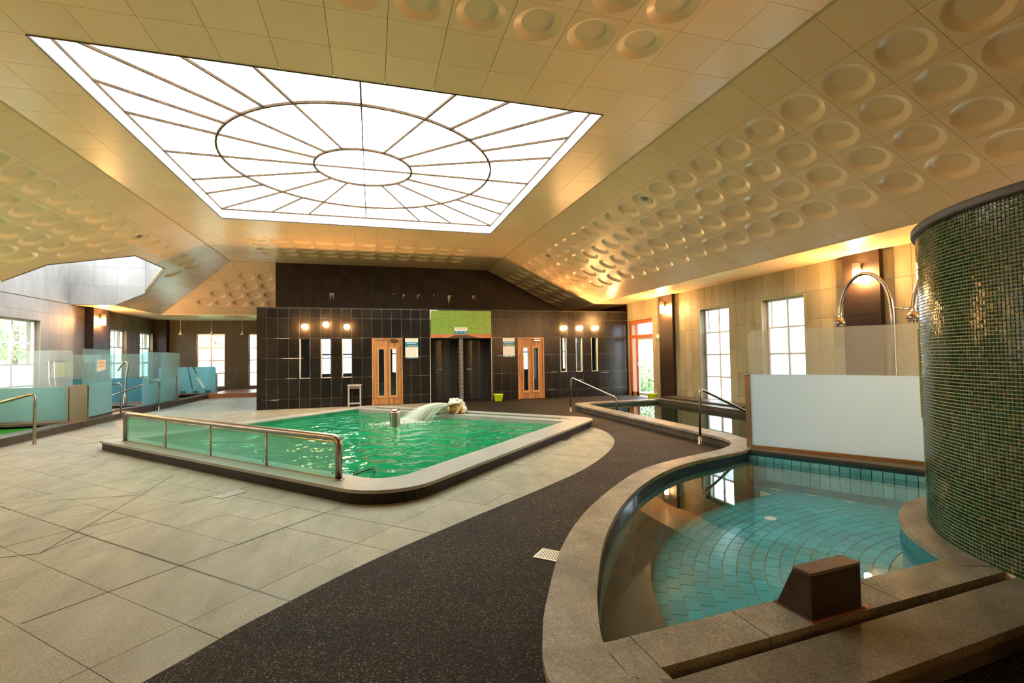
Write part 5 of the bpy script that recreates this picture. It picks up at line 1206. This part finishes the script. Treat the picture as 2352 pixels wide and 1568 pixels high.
MB().box(-6.26, -6.20, 22.66, 22.75, CT, .97).build('end_post', 'bronze_steel', se); MB().box(-8.3, -6.26, 22.68, 22.73, CT, CT+.02).build('bottom_channel', 'bronze_steel', se)
structure(MB().box(KX, XBOX, 21.7, YF, -.01, .17).build('floor_step', 'brown_step'), 'brown wooden step in front of the far wall', 'step')

# handrails --------------------------------------------------------
def handrail(label, pts, r=.021, feet=()):
    t = thing('handrail', label, 'handrail', pts[0], 'steel pool handrails'); P = [Vector(p) for p in pts]; path = [P[0]]
    for i in range(1, len(P)-1):
        a, b, c = P[i-1], P[i], P[i+1]; rb = .09; s = b+(a-b).normalized()*rb; e = b+(c-b).normalized()*rb
        for k in range(7):
            u = k/6; path.append(s*(1-u)**2+b*2*u*(1-u)+e*u*u)
    path.append(P[-1]); MB().tube(path, r, 14).build('rail_tube', 'steel', t)
    for p in feet: MB().lathe([(.04, 0), (.04, .006), (.024, .01), (.024, .12), (.021, .12)], p, 16).build('floor_flange', 'bronze_steel', t)
handrail('steel handrail stepping over the right pool kerb near the garden door', [(4.92, 11.55, 0), (4.95, 11.55, .90), (5.68, 10.52, .43), (5.70, 10.50, .0)], feet=[(4.92, 11.55, .004)])
handrail('steel handrail in front of the large frosted screen', [(5.055, 6.62, 0), (5.085, 6.62, .89), (6.35, 7.05, .42), (6.6, 7.15, .33), (6.62, 7.16, 0)], feet=[(5.055, 6.62, .004)])
handrail('steel handrail at the left edge leading into the green pool', [(-5.91, 10.87, 0), (-5.91, 10.87, .92), (-6.9, 10.9, .63), (-7.3, 10.9, .52), (-7.32, 10.9, -.3)], r=.024, feet=[(-5.91, 10.87, 0)])
handrail('short steel handrail leg right of the papered screen', [(-6.31, 14.95, 0), (-6.31, 14.95, .93), (-6.75, 15.05, .85), (-6.95, 15.1, .72), (-6.97, 15.1, .12)], feet=[(-6.31, 14.95, 0)])
handrail('long sloping steel handrail beside the whirlpool', [(-6.18, 16.93, 0), (-6.17, 16.93, .94), (-7.32, 16.95, .52), (-7.7, 16.95, .38), (-7.7, 16.95, .1)], feet=[(-6.18, 16.93, 0)])
# whirlpool faucet
fc = thing('pool_faucet', 'steel gooseneck water spout rising beside the whirlpool', 'faucet', (-7.15, 17.2, CT))
MB().lathe([(.055, 0), (.055, .25), (.05, .27), (.03, .36), (.024, .40)], (-7.15, 17.2, CT+.02), 18).build('faucet_base', 'steel', fc)
MB().tube(spline([(-7.15, 17.2, .5), (-7.13, 17.2, 1.0), (-7.09, 17.2, 1.36), (-7.11, 17.2, 1.45), (-7.17, 17.2, 1.48), (-7.24, 17.2, 1.42), (-7.29, 17.2, 1.33)], 5), .028, 12).build('gooseneck', 'steel', fc)
MB().tube([(-7.28, 17.2, 1.35), (-7.34, 17.2, 1.22)], .022, 10).build('nozzle', 'bronze_steel', fc)
# shower arches behind the large screen
def arch(y, label, head):
    t = thing('shower_arch', label, 'shower', (8.3, y, .06), 'arched steel showers over the right pool'); x = 8.3; w_ = .46
    pts = [(x, y, .2), (x, y, 2.1)]+[(x, y+w_-w_*cos(q), 2.1+.72*sin(q)) for q in [pi*k/14 for k in range(1, 14)]]+[(x, y+2*w_, 2.14), (x, y+2*w_, 2.07)]
    MB().tube(pts, .032, 14).build('arched_pipe', 'steel', t)
    MB().tube([(x, y, 2.16), (XR-.014, y-.02, 2.16)], .02, 10).build('wall_stay', 'steel', t)
    MB().lathe([(.035, .07), (.037, .0), (.035, -.02)], (x, y+2*w_, 2.09), 14).build('collar', 'chrome', t)
    MB().lathe([(.03, .02), (.075, -.02), (.10, -.07), (.105, -.09), (.095, -.10), (0, -.10)], (x, y+2*w_, 2.06), 22).build('shower_head', 'steel', t)
    for q in range(5): MB().lathe([(.018, 0), (.02, -.04), (.012, -.06), (0, -.06)], (x+.06*cos(q*1.257), y+2*w_+.06*sin(q*1.257), 1.965), 8).build('nozzle', 'steel', t)
arch(5.87, 'arched steel shower in front of the lit dark pilaster', 1); arch(4.62, 'arched steel shower half hidden by the mosaic drum', 1)

# ------------------------------------------------------------------ floor grates
def grate(label, x, y, rz, w_, h_, nx, ny, mat='grate_steel'):
    t = thing('floor_grate', label, 'drain grate', (x, y, .004), rz=rz)
    mb = MB(); pw, ph_ = w_/nx, h_/ny
    seg = 8; r = min(pw, ph_)*.27
    for i in range(nx):
        for j in range(ny):
            cx_, cy_ = -w_/2+pw*(i+.5), -h_/2+ph_*(j+.5); sq, rg = [], []
            for k in range(seg):
                q = 2*pi*(k+.5)/seg; c, s_ = cos(q), sin(q); m_ = 1/max(abs(c), abs(s_)); sq.append((cx_+pw/2*c*m_, cy_+ph_/2*s_*m_, .003)); rg.append((cx_+r*c, cy_+r*s_, .003))
            corners = [(cx_+pw/2*a, cy_+ph_/2*b, .003) for a, b in ((1, 1), (-1, 1), (-1, -1), (1, -1))]
            mb.add(sq+rg+[(p[0], p[1], -.004) for p in rg], [(k, (k+1) % seg, seg+(k+1) % seg, seg+k) for k in range(seg)]+[(seg+k, seg+(k+1) % seg, 2*seg+(k+1) % seg, 2*seg+k) for k in range(seg)])
            for a, b in ((0, 1), (2, 3), (4, 5), (6, 7)): pass
            mb.add([sq[0], corners[0], sq[1] if False else sq[0]], []) if False else None
    put(mb, 'perforated_plate', mat, t); put(MB().box(-w_/2, w_/2, -h_/2, h_/2, -.006, -.004), 'sump', 'black_rubber', t)
    fr = MB()
    for p in diff([rect(-w_/2-.012, w_/2+.012, -h_/2-.012, h_/2+.012)], rect(-w_/2, w_/2, -h_/2, h_/2)): fr.prism(p, -.004, .004)
    put(fr, 'grate_frame', mat, t)
grate('perforated steel drain grate on the dark path by the curved coping', 1.235, 3.33, radians(46), .15, .17, 5, 7)
grate('steel drain grate in the stone slabs before the balustrade', -1.50, 5.95, radians(46.3), .26, .14, 9, 5)
grate('dark drain grate in the slabs by the right corner of the green pool', 3.23, 7.86, radians(46.3), .24, .12, 8, 4, 'bronze_steel')

# ------------------------------------------------------------------ small things by the sauna front
def bucket(x, y, label, tilt_=0):
    t = thing('bucket', label, 'bucket', (x, y, .004), 'lime green buckets')
    put(MB().lathe([(0, .004), (.115, .004), (.12, .0), (.125, .01), (.160, .215), (.166, .222), (.162, .228), (.155, .222), (.118, .012), (0, .012)], seg=28), 'bucket_shell', 'lime_plastic', t)
    put(MB().tube(spline([(-.16, 0, .21), (-.13, -.07, .20), (0, -.16, .17), (.13, -.07, .20), (.16, 0, .21)], 5), .004, 6), 'bail_handle', 'lime_plastic', t); return t
bucket(3.995, 15.40, 'lime green bucket standing by the shower niche'); bucket(8.45, 13.30, 'lime green bucket near the garden door behind the right pool')
st = thing('step_stool', 'small grey metal stool frame against the black tiles', 'stool', (-.52, 15.5, 0))
MB().box(-.72, -.32, 15.30, 15.58, .64, .68).build('seat', 'grey_frame', st)
for x in (-.69, -.35):
    for y in (15.33, 15.55): MB().box(x-.02, x+.02, y-.015, y+.015, 0, .64).build('leg', 'grey_frame', st)
MB().box(-.67, -.37, 15.32, 15.56, .10, .13).build('lower_shelf', 'grey_frame', st); MB().box(-.67, -.37, 15.53, 15.56, .55, .64).build('apron', 'grey_frame', st)

def text(body, size, loc, mat, parent, name='lettering', align='CENTER'):
    c = bpy.data.curves.new(name, 'FONT'); c.body = body; c.size = size; c.align_x = align; c.align_y = 'CENTER'; c.extrude = .0005; c.materials.append(MATS[mat]); c.resolution_u = 2
    tmp = bpy.data.objects.new(name, c); me = bpy.data.meshes.new_from_object(tmp); bpy.data.objects.remove(tmp)
    o = bpy.data.objects.new(name, me); COL.objects.link(o); o.parent = parent; o.matrix_parent_inverse = parent.matrix_world.inverted(); o.matrix_basis = Matrix.Translation(loc) @ Matrix.Rotation(pi/2, 4, 'X'); return o
def warning_sign(x, label, w_, glyphs):
    t = thing('warning_sign', label, 'sign', (x, YB-.012, 1.45), 'warning signs by the sauna doors'); y = YB-.012
    q = lambda a, b, c, d, m_, nm, k=1: MB().box(x+a, x+b, y-.004*k, y-.004*(k-1), c, d).build(nm, m_, t)
    q(0, w_, 1.975, 2.10, 'sign_white', 'title_board'); q(0, w_, 1.89, 1.975, 'sign_blue', 'blue_band'); q(.005, w_, 1.455, 1.875, 'sign_white', 'notice_board')
    q(.012, w_-.008, 1.815, 1.868, 'sign_teal', 'teal_band', 2); q(.012, w_-.01, 1.458, 1.49, 'sign_teal', 'foot_band', 2)
    text('WARNING', .052, (x+w_/2+.01, y-.0085, 1.842), 'print_pale_green', t)
    n = len(glyphs)
    for k in range(n):
        g0 = x+w_*.18+w_*.68*k/n; mb = MB(); mb.box(g0, g0+.008, y-.006, y-.004, 2.02, 2.055); mb.box(g0, g0+.022, y-.006, y-.004, 2.034, 2.041); mb.build('title_print', 'print_grey', t)
    for k in range(3): MB().box(x+w_*(.14+.25*k), x+w_*(.14+.25*k)+w_*.21, y-.006, y-.004, 1.925, 1.945).build('band_print', 'print_light', t)
    for k in range(9):
        z = 1.785-.033*k; MB().box(x+w_*(.10), x+w_*(.90 if k % 3 else .72), y-.005, y-.004, z, z+.006).build('print_line', 'print_grey' if k else 'print_red', t)
    for k in range(2): MB().box(x+w_*(.25+.3*k), x+w_*(.45+.3*k), y-.0095, y-.008, 1.466, 1.48).build('foot_print', 'print_light', t)
warning_sign(1.015, 'blue and white warning sign right of the left sauna door', .41, 'xxxxxx'); warning_sign(4.25, 'blue and white warning sign left of the right sauna door', .42, 'xxxx')
t = thing('niche_sign', 'small white and teal sign on the green mosaic over the niche', 'sign', (2.82, YB-.03, 2.24))
MB().box(2.61, 3.03, YB-.032, YB-.026, 2.33, 2.455).build('white_panel', 'sign_white', t); MB().box(2.605, 3.035, YB-.034, YB-.026, 2.245, 2.33).build('teal_band', 'sign_blue', t)
for z, a, b in ((2.42, 2.66, 3.0), (2.385, 2.67, 2.98)):
    for k in range(4): MB().box(a+(b-a)*k/4, a+(b-a)*(k+.75)/4, YB-.034, YB-.032, z-.01, z+.008).build('print_line', 'print_grey', t)
for x, w_ in ((2.66, .03), (2.83, .015), (2.93, .06)): MB().box(x, x+w_, YB-.036, YB-.034, 2.285, 2.305).build('band_print', 'print_light', t)
t = thing('exit_notice', 'small white and dark green notice beside the garden door', 'sign', (XR-.015, 13.73, 1.9))
MB().box(XR-.022, XR-.012, 13.65, 13.81, 2.0, 2.11).build('white_panel', 'sign_white', t); MB().box(XR-.024, XR-.012, 13.64, 13.82, 1.92, 2.0).build('green_panel', 'sign_dark_green', t); MB().box(XR-.026, XR-.024, 13.68, 13.77, 1.95, 1.98).build('band_print', 'print_light', t)
t = thing('wall_notice_board', 'yellow notice board with dark header behind the long left screen', 'sign', (XL+.03, 18.0, 1.05))
MB().box(XL+.012, XL+.03, 17.5, 18.5, 1.05, 1.50).build('yellow_panel', 'board_yellow', t); MB().box(XL+.012, XL+.034, 17.5, 18.5, 1.50, 1.56).build('header_strip', 'sign_dark_green', t)
lr = thing('wall_rail', 'pair of slanting steel tubes on the left wall beside the yellow board', 'rail', (XL+.1, 17.2, 0))
for y in (17.2, 17.45): MB().tube([(XL+.25, y-.1, .15), (XL+.08, y+.02, 1.52)], .025, 10).build('tube', 'steel', lr)

# ------------------------------------------------------------------ outside
g = MB(); g.box(-60, XL-.32, -20, 60, -.4, -.12); g.box(XR+.32, 60, -20, 60, -.4, -.12); g.box(XL-.32, XR+.32, YF+.3, 60, -.4, -.12); g.box(XL-.32, XR+.32, YN-.3, YF+.3, -1.3, -1.2)  # last box: unseen sheet added under the hall to block sky below
structure(g.build('floor_outside', 'grass'), 'lawn outside the windows, with an added light block under the hall', 'ground')
structure(MB().box(XR+.3, XR+2.2, 10, 22, -.12, -.05).build('floor_terrace', 'paving'), 'pale terrace outside the garden door', 'ground')
def bush(name, label, x, y, z0, rx, rz_, n, leaf=.07, cat='shrub', trunk=0):
    t = thing(name, label, cat, (x, y, 0), 'garden greenery'); mb = MB(); rr = random.Random(int(x*10+y*7))
    for k in range(n):
        a, b = rr.uniform(0, 2*pi), rr.uniform(-1, 1); q = rr.uniform(.55, 1)**.5; s = sqrt(1-b*b); c = Vector((x+rx*q*s*cos(a), y+rx*q*s*sin(a), z0+rz_*(1+q*b)))
        u = Vector((rr.gauss(0, 1), rr.gauss(0, 1), rr.gauss(0, 1))).normalized(); v = u.orthogonal().normalized(); l = leaf*rr.uniform(.6, 1.3)
        mb.add([c-u*l, c+v*l*.45, c+u*l, c-v*l*.45], [(0, 1, 2, 3)])
    mb.build('foliage', 'leaf', t)
    MB().tube([(x, y, -.12), (x+.05, y, z0+rz_*.9)], .04+.04*trunk, 8).build('stem', 'bark', t)
bush('garden_shrub', 'leafy shrub seen through the garden door', 11.0, 17.6, -.1, .95, .72, 2600)
bush('garden_shrub', 'second shrub behind the garden door glass', 11.9, 19.6, -.1, 1.0, 1.3, 2200)
bush('garden_tree', 'green tree outside the wide left window', -13.5, 23.6, 1.6, 2.0, 1.3, 5200, .075, 'tree', 1)
bush('garden_tree', 'second green tree outside the wide left window', -16.5, 27.4, .2, 2.0, 1.4, 4200, .08, 'tree', 1)
bush('garden_tree', 'green tree outside the narrow left windows', -12.6, 30.0, .8, 1.8, 1.6, 5000, .075, 'tree', 1)
bush('garden_tree', 'green tree outside the far window', -8.6, 31.0, 1.9, 2.4, 1.3, 5600, .08, 'tree', 1)
